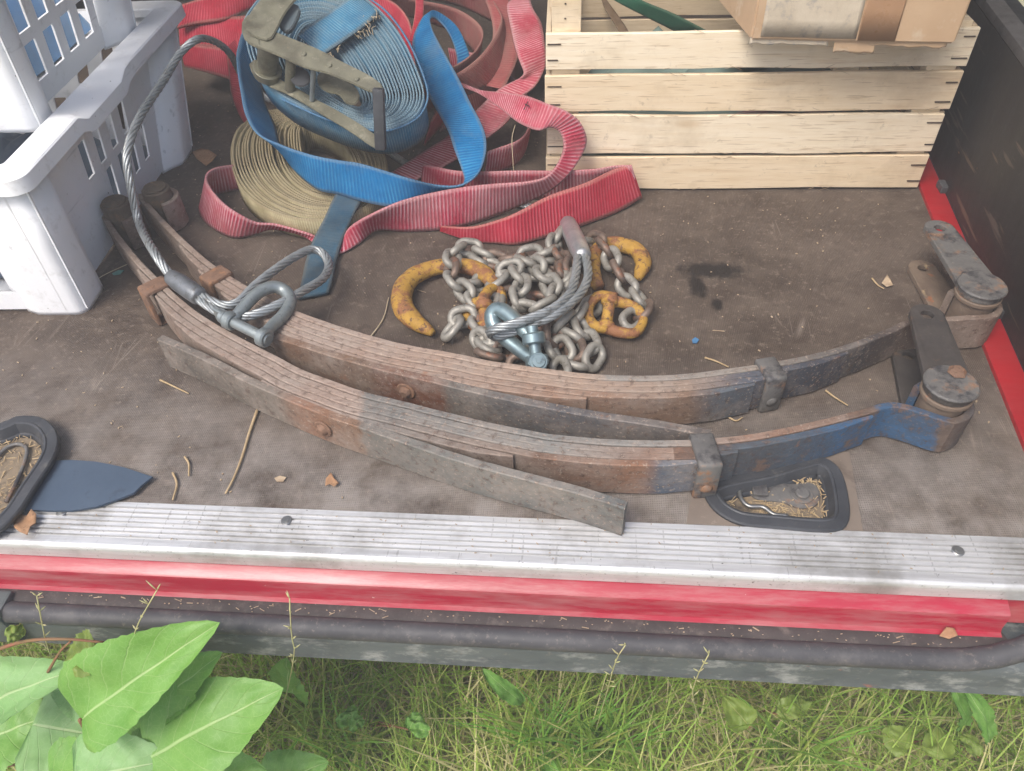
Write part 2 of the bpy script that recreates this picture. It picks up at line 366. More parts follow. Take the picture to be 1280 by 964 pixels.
def mat_blackply():
    m = MB('black_coated_plywood'); n1 = m.noise(12, 6, 0.7, m.scaled(m.co(), (1, 1, 0.4)))
    c = m.mix(m.mask(n1, 0.35, 0.7), S(24, 22, 21), S(38, 34, 32))
    for ang, sc, lo, col, k in ((0.5, 26, 0.63, S(96, 84, 74), 0.6), (-0.7, 20, 0.64, S(84, 74, 66), 0.5), (1.2, 30, 0.66, S(110, 92, 76), 0.6)):
        v = m.n('Mapping', {'Vector': m.co(), 'Rotation': (ang, 0, 0), 'Scale': (1, 0.10, 1.6)}).outputs[0]
        c = m.mix(m.math('MULTIPLY', m.mask(m.noise(sc, 3, 0.6, v), lo, lo+0.03), k), c, col)
    v = m.n('Mapping', {'Vector': m.co(), 'Rotation': (0.7, 0, 0), 'Scale': (1, 0.3, 1)}).outputs[0]
    c = m.mix(m.mask(m.noise(38, 4, 0.65, v), 0.70, 0.73), c, S(140, 94, 52))
    c = m.mix(m.math('MULTIPLY', m.mask(m.noise(120, 5, 0.7), 0.6, 0.75), 0.5), c, S(78, 70, 64))
    return m.done(c, m.ramp(n1, [(0.3, 0.42), (0.7, 0.65)]), m.bump(m.noise(70, 5, 0.7), 0.35, 0.002), 0)
M_PLYBLK = mat_blackply()
M_RAIL = grime('grey_metal_rail', S(78, 76, 76), S(98, 96, 96), 24, [(S(60, 58, 58), 40, 0.5, 0.7)], None, (0.5, 0.7), 0.3, (0.2, 160, 0.0008))
M_DARKIN = grime('dark_lining', S(16, 16, 17), S(24, 24, 26), 10)
M_WHITE = mat_plastic('white_crate_plastic', S(249, 250, 251), S(243, 245, 246))
M_WOOD = mat_wood('pale_spruce', S(246, 238, 222), S(236, 224, 202), S(210, 186, 152))
M_WOODG = mat_wood('greyed_spruce', S(212, 200, 180), S(198, 184, 162), S(166, 146, 120))
M_STAPLE = grime('rusty_staple', S(60, 48, 40), S(84, 70, 58), 80)
M_RED = webbing('red_webbing', S(174, 50, 74), S(222, 170, 178), S(156, 40, 60), S(178, 138, 138), fade=1.0, dirt_lo=0.42, dirt_hi=0.78)
M_RED2 = webbing('clean_red_webbing', S(172, 38, 58), S(208, 108, 120), S(154, 32, 50), S(168, 128, 116), fade=0.65, dirt_lo=0.62, dirt_hi=0.9, seed=4)
M_MAROON = webbing('dirty_red_webbing', S(154, 72, 74), S(186, 136, 128), S(136, 66, 66), S(146, 112, 102), fade=0.5, dirt_lo=0.4, dirt_hi=0.68, seed=9)
M_BLUE = webbing('blue_webbing', S(12, 106, 160), S(84, 158, 196), S(10, 90, 142), S(104, 124, 138), fade=0.5, dirt_lo=0.55, dirt_hi=0.85, seed=2)
M_BLUEC = webbing('worn_blue_webbing', S(58, 122, 156), S(150, 184, 196), S(44, 106, 142), S(126, 136, 136), rib=0.004, fade=0.6, dirt_lo=0.45, dirt_hi=0.75, seed=5)
M_BLUET = webbing('dirty_blue_webbing', S(54, 88, 108), S(88, 120, 138), S(46, 76, 96), S(98, 100, 96), rib=0.003, fade=0.3, dirt_lo=0.42, dirt_hi=0.72, seed=6)
M_KHAKI = webbing('khaki_webbing', S(172, 162, 128), S(206, 196, 164), S(140, 130, 98), S(140, 126, 102), rib=0.0042, fade=0.5, dirt_lo=0.5, dirt_hi=0.8, seed=3)
M_GREEN = webbing('green_webbing', S(46, 94, 72), S(70, 118, 94), S(38, 82, 62), S(86, 104, 86), rib=0.003, fade=0.2, seed=8)
M_BROWNS = webbing('brown_webbing', S(112, 94, 74), S(136, 116, 92), S(98, 80, 62), S(120, 104, 84), rib=0.003, fade=0.2, seed=1)
M_RATCH = grime('dirty_zinc_plate', S(132, 130, 112), S(106, 104, 90), 30, [(S(170, 166, 146), 60, 0.54, 0.68), (S(84, 80, 66), 30, 0.52, 0.72)], (S(150, 140, 112), 140, 0.6, 0.74), (0.32, 0.65), 0.55, (0.3, 160, 0.001))
M_GRIP = grime('black_grip', S(46, 48, 52), S(64, 66, 70), 30, None, (S(110, 108, 104), 120, 0.62, 0.76), (0.4, 0.6), 0, (0.2, 160, 0.0008))
M_ROPE = grime('galvanised_wire', S(176, 180, 180), S(142, 148, 150), 40, [(S(96, 92, 84), 70, 0.56, 0.7)], (S(140, 130, 116), 160, 0.62, 0.75), (0.35, 0.6), 0.6, (0.15, 300, 0.0004))
M_ROPED = grime('grimy_wire', S(112, 116, 118), S(84, 86, 86), 40, [(S(60, 58, 54), 60, 0.5, 0.7)], None, (0.4, 0.65), 0.55, (0.15, 300, 0.0004))
M_ALUF = grime('pressed_aluminium', S(184, 184, 184), S(160, 162, 164), 40, [(S(110, 108, 104), 60, 0.6, 0.74)], None, (0.3, 0.55), 0.7, (0.35, 130, 0.0015))
M_FERR = grime('grey_ferrule', S(132, 136, 140), S(108, 112, 116), 50, [(S(84, 82, 78), 60, 0.55, 0.7)], None, (0.4, 0.62), 0.6, (0.3, 160, 0.001))
M_GALV = grime('galvanised_shackle', S(150, 158, 158), S(126, 134, 136), 40, [(S(96, 98, 94), 90, 0.58, 0.72)], (S(150, 142, 124), 190, 0.66, 0.76), (0.35, 0.6), 0.55, (0.25, 220, 0.0008))
M_ZINCB = grime('blue_zinc_shackle', S(138, 156, 160), S(114, 134, 140), 40, [(S(96, 106, 108), 80, 0.58, 0.72)], None, (0.28, 0.5), 0.6, (0.2, 200, 0.0006))
M_CHAIN = grime('worn_chain_steel', S(160, 157, 148), S(132, 128, 120), 50, [(S(150, 112, 86), 36, 0.64, 0.74), (S(100, 94, 86), 70, 0.58, 0.72)], (S(168, 158, 142), 180, 0.62, 0.76), (0.4, 0.66), 0.3, (0.3, 260, 0.0008))
M_CHAIND = grime('rusty_chain_steel', S(126, 106, 92), S(104, 92, 84), 50, [(S(140, 88, 58), 44, 0.56, 0.68), (S(80, 68, 60), 70, 0.56, 0.7)], (S(150, 132, 116), 180, 0.62, 0.76), (0.45, 0.7), 0.4, (0.35, 260, 0.0008))
M_YEL = grime('chipped_yellow_paint', S(178, 138, 54), S(160, 122, 50), 40, [(S(138, 92, 58), 36, 0.48, 0.56), (S(96, 66, 48), 110, 0.54, 0.62)], (S(196, 170, 124), 200, 0.62, 0.74), (0.6, 0.85), 0, (0.9, 90, 0.003))
M_RUST = grime('brown_rust', S(134, 104, 84), S(110, 84, 68), 40, [(S(156, 112, 78), 60, 0.52, 0.7), (S(76, 56, 44), 90, 0.58, 0.7)], (S(160, 136, 114), 150, 0.62, 0.76), (0.75, 0.92), 0.05, (0.7, 130, 0.0025))
M_BUSH = grime('old_rubber_bush', S(104, 92, 78), S(82, 70, 58), 40, [(S(130, 104, 78), 50, 0.52, 0.68)], (S(110, 90, 70), 130, 0.6, 0.74), (0.7, 0.9), 0, (0.8, 110, 0.003))
M_STEELG = grime('grey_pitted_steel', S(96, 94, 92), S(116, 114, 110), 30, [(S(138, 104, 78), 30, 0.54, 0.64), (S(62, 60, 62), 44, 0.5, 0.64)], (S(152, 146, 138), 170, 0.62, 0.76), (0.55, 0.8), 0.15, (0.5, 180, 0.0015))
M_STEELD = grime('dark_shackle_plate', S(58, 54, 52), S(76, 70, 66), 26, [(S(96, 76, 62), 40, 0.6, 0.72)], (S(112, 104, 98), 150, 0.64, 0.78), (0.55, 0.75), 0.1, (0.4, 180, 0.0012))
M_STEELM = grime('mud_brown_steel', S(104, 88, 76), S(124, 108, 92), 26, [(S(156, 100, 66), 22, 0.56, 0.64), (S(168, 146, 112), 36, 0.64, 0.72)], (S(140, 126, 112), 150, 0.62, 0.76), (0.65, 0.85), 0.05, (0.5, 150, 0.002))
M_CARD = grime('worn_cardboard', S(196, 168, 136), S(182, 152, 120), 8, [(S(206, 190, 166), 10, 0.56, 0.68)], (S(160, 132, 104), 60, 0.62, 0.76), (0.8, 0.9), 0, (0.2, 90, 0.001))
M_CARDL = grime('torn_paper', S(204, 192, 172), S(188, 174, 152), 30, [(S(168, 160, 150), 60, 0.55, 0.68)], None, (0.85, 0.95), 0, (0.5, 140, 0.001))
M_TAPE = grime('brown_packing_tape', S(176, 140, 108), S(164, 128, 98), 20, [(S(206, 196, 182), 30, 0.7, 0.74)], None, (0.22, 0.4), 0, (0.2, 60, 0.001))
M_CUP = grime('black_cup_plastic', S(46, 48, 52), S(66, 68, 72), 22, [(S(90, 88, 86), 50, 0.58, 0.72)], (S(120, 108, 94), 140, 0.64, 0.76), (0.4, 0.65), 0, (0.25, 200, 0.0008))
M_CUPIN = grime('dirty_cup_bottom', S(136, 120, 98), S(110, 98, 82), 30, [(S(64, 58, 52), 40, 0.55, 0.7)], (S(176, 150, 112), 120, 0.55, 0.7), (0.8, 0.95), 0, (0.6, 130, 0.002))
M_STEEL = grime('bright_steel', S(160, 160, 158), S(130, 130, 128), 40, None, None, (0.3, 0.5), 0.8, (0.15, 200, 0.0005))
M_FLAP = grime('blue_grey_rubber', S(58, 74, 92), S(68, 84, 102), 14, [(S(48, 60, 76), 40, 0.6, 0.72)], (S(110, 112, 112), 160, 0.68, 0.78), (0.55, 0.75), 0, (0.15, 120, 0.0006))
M_STRAW = grime('dry_straw', S(186, 164, 128), S(162, 138, 102), 90, None, None, (0.7, 0.85), 0, (0.2, 300, 0.0005))
M_STALK = grime('green_straw_stalk', S(170, 172, 118), S(186, 176, 132), 60)
M_DRYLEAF = grime('dry_brown_leaf', S(150, 112, 80), S(176, 138, 104), 60, [(S(110, 78, 54), 90, 0.58, 0.7)], None, (0.75, 0.9), 0, (0.5, 150, 0.0015))
M_CHIP = grime('pale_chips', S(186, 166, 138), S(150, 128, 104), 60)
M_TEAL = grime('teal_chip', S(86, 140, 130), S(74, 124, 116), 60)
M_BLUEDOT = grime('blue_chip', S(70, 120, 160), S(64, 110, 150), 60)
M_SHEET = grime('grey_blue_sheet', S(112, 128, 144), S(92, 108, 126), 16, None, None, (0.35, 0.55), 0, (0.3, 60, 0.002))
M_SHEETB = grime('added_blue_sheet', S(84, 132, 180), S(100, 130, 156), 10, None, None, (0.35, 0.55), 0, (0.3, 60, 0.002))
M_CLOTH = grime('grey_green_cloth', S(110, 130, 122), S(92, 112, 112), 6, [(S(150, 118, 118), 5, 0.58, 0.62)], None, (0.8, 0.9), 0, (0.3, 90, 0.002))
M_INK = grime('black_ink', S(44, 30, 32), S(54, 38, 40), 60)
M_THREAD = grime('pale_thread', S(196, 180, 150), S(176, 160, 130), 60)
M_SOIL = grime('dry_soil', S(168, 160, 122), S(186, 178, 138), 14, [(S(132, 140, 88), 30, 0.5, 0.65)], (S(150, 134, 100), 90, 0.58, 0.7), (0.9, 1.0), 0, (0.8, 60, 0.01))
def mat_blades(name, trans=0.5):
    m = MB(name); a = m.n('Attribute', attribute_name='Col').outputs['Color']
    m.done(m.mix(m.math('MULTIPLY', m.noise(60, 3, 0.6), 0.25), a, S(150, 160, 96)), 0.6, None, 0, Specular_IOR_Level=0.3)
    t = m.n('BsdfTranslucent', {'Color': a}); mx = m.n('MixShader', {0: trans, 1: m.b.outputs[0], 2: t.outputs[0]})
    m.t.links.new(mx.outputs[0], m.t.nodes['Material Output'].inputs[0]); return m.m
M_GRASS = mat_blades('grass_blade')
def mat_leaf(name, c1, c2, vein):
    m = MB(name); uv = m.sep(m.co('UV')); u, v = uv[0], uv[1]      # u along the midrib 0..1, v across -1..1
    av = m.math('ABSOLUTE', v)
    side = m.math('SUBTRACT', u, m.math('MULTIPLY', av, 0.30))
    w = m.math('ABSOLUTE', m.math('SUBTRACT', m.math('FRACT', m.math('MULTIPLY', side, 7.0)), 0.5))
    sv = m.ramp(w, [(0.0, 1.0), (0.045, 0.0)]); mid = m.ramp(av, [(0.018, 1.0), (0.04, 0.0)])
    c = m.mix(m.mask(m.noise(22, 5, 0.6), 0.35, 0.7), c1, c2)
    net = m.voro(170, None, 'DISTANCE_TO_EDGE'); c = m.mix(m.math('MULTIPLY', m.ramp(net, [(0.0, 1.0), (0.06, 0.0)]), 0.18), c, vein)
    c = m.mix(m.math('MULTIPLY', sv, 0.32), c, vein); c = m.mix(m.math('MULTIPLY', mid, 0.8), c, vein)
    c = m.mix(m.mask(m.noise(55, 5, 0.7), 0.72, 0.75), c, S(120, 120, 60))
    h = m.math('ADD', m.math('MULTIPLY', sv, -0.5), m.math('MULTIPLY', mid, -1.0))
    nb = m.bump(h, 0.5, 0.0015); nb = m.bump(m.noise(110, 4, 0.6), 0.15, 0.001, nb)
    m.done(c, m.ramp(m.noise(30, 4, 0.6), [(0.3, 0.42), (0.7, 0.6)]), nb, 0, Specular_IOR_Level=0.45)
    t = m.n('BsdfTranslucent', {'Color': c}); mx = m.n('MixShader', {0: 0.25, 1: m.b.outputs[0], 2: t.outputs[0]})
    m.t.links.new(mx.outputs[0], m.t.nodes['Material Output'].inputs[0]); return m.m
M_LEAF = mat_leaf('green_leaf', S(108, 158, 66), S(130, 176, 86), S(182, 208, 142))
M_LEAFP = mat_leaf('pale_green_leaf', S(132, 176, 108), S(152, 190, 128), S(192, 212, 160))
M_LEAFY = mat_leaf('yellow_green_leaf', S(118, 142, 58), S(138, 158, 72), S(176, 180, 110))
M_STEM = grime('reddish_stem', S(120, 98, 60), S(138, 88, 64), 40, None, None, (0.6, 0.75))

# ================================================================== GROUND
GZ = -0.55
me = bpy.data.meshes.new('ground'); g = []
gx = [-40, -8, -2]+[-1.2+0.06*i for i in range(38)]+[2, 8, 40]; gy = [-40, -8, -1]+[-0.2+0.06*i for i in range(20)]+[1.5, 6, 40]
vs_ = [(x, y, GZ+0.03*mnoise.noise(Vector((x*4, y*4, 0)))) for y in gy for x in gx]
fs = [(j*len(gx)+i, j*len(gx)+i+1, (j+1)*len(gx)+i+1, (j+1)*len(gx)+i) for j in range(len(gy)-1) for i in range(len(gx)-1)]
ground = build('ground', vs_, fs, M_SOIL, None, True, loc=(0, 0, GZ)); tag(ground, 'dry grassy ground in front of the van sill', 'ground', kind='structure')

# ================================================================== VAN
van = empty('van', (-0.3, 0.5, GZ), 'open red van with brown plywood load floor and aluminium sill trim', 'van')
def profile(name, prof, x0, x1, mat, parent=van, nx=2, smooth=True):
    """closed (y,z) outline run along x"""
    xs = [x0+(x1-x0)*i/(nx-1) for i in range(nx)]; k = len(prof); vs_, fs = [], []
    for x in xs:
        for (y, z) in prof: vs_.append((x, y, z))
    for i in range(nx-1):
        for j in range(k): fs.append((i*k+j, i*k+(j+1) % k, (i+1)*k+(j+1) % k, (i+1)*k+j))
    fs.append(tuple(range(k))[::-1]); fs.append(tuple((nx-1)*k+j for j in range(k)))
    bm = bmesh.new(); bv = [bm.verts.new(v) for v in vs_]
    for f in fs: bm.faces.new([bv[i] for i in f])
    o = bm_obj(name, bm, mat, parent)
    return auto_smooth(o, 35) if smooth else o
# --- floor with a hole for the tie-down cup
cup_px = [(1021, 571), (1044, 582), (1055, 603), (1061, 637), (1058, 655), (1046, 663), (1019, 664), (972, 660), (926, 655), (898, 641), (884, 624), (881, 611), (897, 600), (954, 588), (997, 576)]
cup_out = [Vector((p[0], p[1], 0)) for p in crom([P(x, y, 0.004)[:2] for x, y in cup_px], 56, True)]
def inset(poly, d):
    n = len(poly); out = []
    area = sum(poly[i].x*poly[(i+1) % n].y-poly[(i+1) % n].x*poly[i].y for i in range(n)); s = 1 if area > 0 else -1
    for i in range(n):
        t = (poly[(i+1) % n]-poly[i-1]).normalized(); out.append(poly[i]+Vector((-t.y, t.x, 0))*s*d)
    return out
WL0, WL1 = Vector((0.550+0.005, 1.093, 0)), Vector((0.504+0.005, 0.573, 0)); wdir = (WL0-WL1).normalized()
def wx(y): return WL1.x+(y-WL1.y)*wdir.x/wdir.y
from mathutils.geometry import tessellate_polygon
hole = inset(cup_out, 0.008)
outer = [Vector((-1.25, 0.466, 0)), Vector((wx(0.466)+0.02, 0.466, 0)), Vector((wx(2.3)+0.02, 2.3, 0)), Vector((-1.25, 2.3, 0))]
tris = tessellate_polygon([outer, hole]); allv = outer+hole; nv = len(allv)
fvs = [(v.x, v.y, 0.0) for v in allv]+[(v.x, v.y, -0.02) for v in allv]
ffs = [tuple(t) if (allv[t[1]]-allv[t[0]]).cross(allv[t[2]]-allv[t[0]]).z > 0 else tuple(t)[::-1] for t in tris]
ffs += [tuple(i+nv for i in reversed(f)) for f in ffs]
nh = len(hole); ffs += [(4+i, 4+(i+1) % nh, 4+(i+1) % nh+nv, 4+i+nv) for i in range(nh)]
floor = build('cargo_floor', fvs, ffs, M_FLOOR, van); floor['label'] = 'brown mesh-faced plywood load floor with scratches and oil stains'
# board let into the floor round the cup
ib = [P(872, 571), P(1061, 566), P(1079, 668), P(858, 660)]
ipoly = [Vector((p.x, p.y, 0)) for p in ib]; ipoly[2].y = ipoly[3].y = 0.4745
t2 = tessellate_polygon([ipoly, hole]); av2 = ipoly+hole; v2 = [(v.x, v.y, 0.002) for v in av2]
f2 = [tuple(t) if (av2[t[1]]-av2[t[0]]).cross(av2[t[2]]-av2[t[0]]).z > 0 else tuple(t)[::-1] for t in t2]
n0 = len(v2); v2 += [(v.x, v.y, -0.001) for v in ipoly]; f2 += [(i, (i+1) % 4, n0+(i+1) % 4, n0+i) for i in range(4)]
build('floor_inset_board', v2, f2, M_INSET, van)
# --- aluminium sill trim with ribs
top = [(0.474, 0.0005), (0.4735, 0.003)]
ribs = [0.466-0.0062*i for i in range(7)]
for r in ribs: top += [(r+0.0016, 0.0032), (r+0.0010, 0.0004), (r-0.0010, 0.0004), (r-0.0016, 0.0034)]
nose = [(0.4235, 0.0036)]+[(0.4185-0.0050*math.sin(a)*1.0+0.0, 0.0046-0.0075*(1-math.cos(a))) for a in [R_(k*15) for k in range(0, 7)]]
back = [(0.4130, -0.016), (0.4160, -0.017), (0.4170, -0.006), (0.474, -0.006)]
trim = profile('sill_trim', top+nose+back, -1.25, 0.475, M_ALU); trim['label'] = 'ribbed worn aluminium trim along the edge of the load floor'
for (px, py) in ((77, 639), (358, 650), (1198, 688)):
    p = P(px, py, 0.004); s = build('screw', *join([cyl((p.x, p.y, 0.0015), Z, 0.0062, 0.0028, 20, 0.001), cyl((p.x, p.y, 0.004), Z, 0.0034, 0.0012, 6)]), M_STEEL, trim); auto_smooth(s)
# --- red painted step below the trim
red_prof = [(0.416, -0.0165), (0.4165, -0.018), (0.4025, -0.0225), (0.4000, -0.0245), (0.3990, -0.028), (0.3985, -0.046), (0.3965, -0.0505), (0.389, -0.0525), (0.389, -0.056), (0.44, -0.056), (0.44, -0.0165)]
o = profile('painted_step', red_prof, -1.25, 0.436, M_REDP); o['label'] = 'glossy red painted step under the aluminium trim'
o = profile('door_jamb', [(0.424, -0.017), (0.418, -0.03), (0.410, -0.054), (0.46, -0.06), (0.46, -0.017)], 0.437, 0.62, M_REDP)
# --- flange, rubber door seal and bumper
fl_prof = [(0.390, -0.0510), (0.379, -0.0530), (0.377, -0.0545), (0.377, -0.060), (0.40, -0.060), (0.40, -0.0555)]
profile('seal_flange', fl_prof, -1.25, 0.44, M_FLANGE)
sp = [(-1.25, 0.3685, -0.0585), (-0.6, 0.3685, -0.0585), (0.0, 0.3685, -0.0585), (0.33, 0.3685, -0.0585), (0.40, 0.3695, -0.0565), (0.44, 0.375, -0.047), (0.468, 0.384, -0.028), (0.484, 0.395, 0.01), (0.490, 0.41, 0.07), (0.492, 0.42, 0.16)]
v, f = tube(crom(sp, 70), 0.0112, 18); o = build('door_seal', v, f, M_RUBBER, van, True); o['label'] = 'black rubber tube seal running along the door opening'
bp = [(0.392, -0.066), (0.374, -0.0705), (0.368, -0.076), (0.3655, -0.086), (0.3645, -0.112), (0.3625, -0.1165), (0.3635, -0.119), (0.375, -0.121), (0.47, -0.20), (0.47, -0.066)]
o = profile('bumper', bp, -1.25, 0.75, M_BUMPER, nx=2); o['label'] = 'scuffed grey lower edge of the van above the grass'
o = profile('underbody', [(0.48, -0.025), (0.48, -0.22), (0.56, -0.30), (2.3, -0.30), (2.3, -0.025)], -1.25, 0.75, M_DARKIN, smooth=False)
# bracket at the left end of the opening
b = P(4, 765, -0.06); build('bracket', *boxvf((b.x-0.012, b.y+0.002, -0.075), X, Y, Z, 0.02, 0.016, 0.03, 0.003), M_BUMPER, van)
# --- right hand side of the load space
def wall_pt(y, z, off=0.0):
    n = Vector((wdir.y, -wdir.x, 0)); p = WL1+wdir*((y-WL1.y)/wdir.y)+n*off; return Vector((p.x, p.y, z))
def wall_box(name, y0, y1, z0, z1, o0, o1, mat, bev=0.0, parent=van):
    c = (wall_pt(y0, z0, o0)+wall_pt(y1, z1, o1))/2; n = Vector((wdir.y, -wdir.x, 0))
    L = (wall_pt(y1, 0)-wall_pt(y0, 0)).length/2
    return auto_smooth(build(name, *boxvf(c, n, wdir, Z, abs(o1-o0)/2, L, (z1-z0)/2, bev), mat, parent))
o = wall_box('floor_edge_strip', 0.475, 2.28, -0.01, 0.006, 0.0, 0.034, M_REDS, 0.0015); o['label'] = 'bright red painted strip where floor meets side wall'
o = wall_box('side_panel', 0.44, 2.28, 0.0065, 0.238, 0.034, 0.046, M_PLYBLK, 0.001); o['label'] = 'scratched black plywood panel lining the side'
wall_box('panel_rail', 0.44, 2.28, 0.2385, 0.2535, 0.033, 0.060, M_RAIL, 0.002)
wall_box('upper_lining', 0.42, 2.28, 0.254, 1.10, 0.10, 0.13, M_DARKIN)
wall_box('inner_ledge', 0.42, 2.28, 0.225, 0.2375, 0.0605, 0.099, M_DARKIN)
# --- rest of the load space round the picture: roof, far wall, left side
build('roof', *boxvf((-0.35, 1.80, 1.16), X, Y, Z, 1.05, 0.52, 0.02), M_WHITE, van)  # unseen; front part left off so more sky light gets in
build('far_wall', *boxvf((-0.35, 2.33, 0.42), X, Y, Z, 1.05, 0.02, 0.72), M_DARKIN, van)
build('side_panel', *boxvf((-1.26, 1.37, 0.119), X, Y, Z, 0.006, 0.91, 0.119, 0.001), M_PLYBLK, van)
build('panel_rail', *boxvf((-1.265, 1.37, 0.246), X, Y, Z, 0.014, 0.91, 0.0075, 0.002), M_RAIL, van)
build('upper_lining', *boxvf((-1.38, 1.85, 0.44), X, Y, Z, 0.015, 0.43, 0.70), M_DARKIN, van)  # unseen; starts far back so the crates stay bright
# --- black clips holding the side panel
for y in (0.83, 1.14):
    p = wall_pt(y, 0.012, 0.030); build('panel_clip', *boxvf(p, X, Y, Z, 0.006, 0.012, 0.006, 0.002), M_RUBBER, van)

# --- tie-down cups
def cup(out, ztop, depth, name, parent, mat_in=M_CUPIN):
    rows = [(0.0, -0.004), (0.0, 0.0008), (0.0008, 0.0018), (0.0030, 0.0020), (0.0110, 0.0018), (0.0122, 0.0030), (0.0136, 0.0026), (0.0145, 0.0), (0.0175, -depth*0.7), (0.022, -depth)]
    n = len(out); vs_, fs = [], []
    for (d, z) in rows:
        for p in inset(out, d): vs_.append((p.x, p.y, ztop+z))
    for r in range(len(rows)-1):
        for i in range(n): fs.append((r*n+i, r*n+(i+1) % n, (r+1)*n+(i+1) % n, (r+1)*n+i))
    o = build(name, vs_, fs, M_CUP, parent, True); auto_smooth(o, 30)
    solidify(o, 0.0012, -1)
    inn = inset(out, 0.019); c = sum(inn, Vector((0, 0, 0)))/n
    vs2 = [(p.x, p.y, ztop-depth+0.0005) for p in inn]+[(c.x, c.y, ztop-depth+0.0025)]; fs2 = [(i, (i+1) % n, n) for i in range(n)]
    bt = build('cup_bottom', vs2, fs2, mat_in, o if parent else o)
    return o, inn, c
cup1, cin, cc = cup(cup_out, 0.0035, 0.011, 'tie_down_cup', van)
cup1['label'] = 'black D-shaped tie-down cup sunk in the floor, full of chaff'
zb = 0.0035-0.011
pts = crom([P(x, y, zb+0.006) for x, y in ((945, 600), (932, 604), (925, 615), (928, 626), (937, 633), (954, 634), (967, 643), (985, 645))], 30)
build('ring', *tube(pts, 0.0024, 8), M_STEEL, cup1, True)
lp = [P(x, y, zb) for x, y in crom([(938, 606), (956, 602), (985, 608), (1012, 606), (1024, 618), (1020, 634), (1000, 638), (975, 630), (950, 628), (936, 618)], 30, True)]
auto_smooth(build('latch_plate', *prism([(p.x, p.y) for p in lp], (0, 0, zb), X, Y, Z, 0.0042, 0.0008), M_STEELG, cup1))
b = P(1001, 622, zb); auto_smooth(build('bolt', *join([cyl((b.x, b.y, zb+0.0045), Z, 0.012, 0.0016, 24, 0.0006), cyl((b.x, b.y, zb+0.006), Z, 0.0075, 0.004, 20, 0.001)]), M_STEELG, cup1))
b = P(948, 616, zb); build('ring_tab', *boxvf((b.x, b.y, zb+0.0068), X, Y, Z, 0.008, 0.009, 0.002, 0.001), M_STEELG, cup1)
lc_px = [(0, 530), (22, 521), (49, 522), (66, 534), (72, 552), (65, 574), (44, 606), (20, 642), (-6, 664), (-40, 676), (-85, 668), (-112, 640), (-112, 600), (-86, 562), (-40, 538)]
lc = [Vector((p[0], p[1], 0)) for p in crom([P(x, y, 0.018)[:2] for x, y in lc_px], 56, True)]
cup2, cin2, cc2 = cup(lc, 0.0165, 0.013, 'loose_tie_down_cup', None)
tag(cup2, 'loose black oval tie-down cup full of chaff lying at the sill, on the blue-grey flap', 'tie-down cup')
o = cup2; zb2 = 0.0165-0.013
pts = crom([P(x, y, zb2+0.005) for x, y in ((8, 628), (22, 600), (32, 574), (33, 560), (22, 555), (8, 560), (-6, 575), (-20, 600))], 30)
build('ring', *tube(pts, 0.0022, 8), M_STEELG, cup2, True)

# chaff in the cups and crumbs on the floor: uncountable bits
def bits(name, spots, mat, label, cat):
    vs_, fs = [], []
    for (p, L, w, a, tl) in spots:
        dx, dy = math.cos(a), math.sin(a); o = len(vs_); h = w*0.6
        for sx, sy in ((-1, -1), (1, -1), (1, 1), (-1, 1)):
            vs_.append(Vector((p.x+dx*sx*L/2-dy*sy*w/2*random.uniform(0.5, 1), p.y+dy*sx*L/2+dx*sy*w/2*random.uniform(0.5, 1), p.z+tl*sx*L/2)))
        for k in range(4): vs_.append(vs_[o+k]+Vector((0, 0, h)))
        fs += [(o+4, o+5, o+6, o+7), (o, o+1, o+5, o+4), (o+1, o+2, o+6, o+5), (o+2, o+3, o+7, o+6), (o+3, o, o+4, o+7)]
    o = build(name, vs_, fs, mat); tag(o, label, cat, kind='stuff'); return o
def inside(poly, x, y):
    r = False; n = len(poly)
    for i in range(n):
        a, b = poly[i], poly[i-1]
        if (a.y > y) != (b.y > y) and x < (b.x-a.x)*(y-a.y)/(b.y-a.y)+a.x: r = not r
    return r
def scatter_in(poly, n, z, zr=0.006):
    out = []; xs = [p.x for p in poly]; ys = [p.y for p in poly]
    while len(out) < n:
        x = random.uniform(min(xs), max(xs)); y = random.uniform(min(ys), max(ys))
        dens = mnoise.noise(Vector((x*28, y*28, 3)))
        if inside(poly, x, y) and dens > random.uniform(-0.5, 0.2): out.append((Vector((x, y, z+random.random()*zr)), random.uniform(0.002, 0.011), random.uniform(0.0006, 0.0015), random.uniform(0, 6.28), random.uniform(-0.15, 0.15)))
    return out
bits('chaff', scatter_in(cin, 170, zb+0.001, 0.003), M_STRAW, 'straw chaff lying in the sunken floor cup', 'chaff')
bits('chaff', scatter_in(cin2, 200, zb2+0.001, 0.003), M_STRAW, 'straw chaff lying in the loose cup at the left', 'chaff')

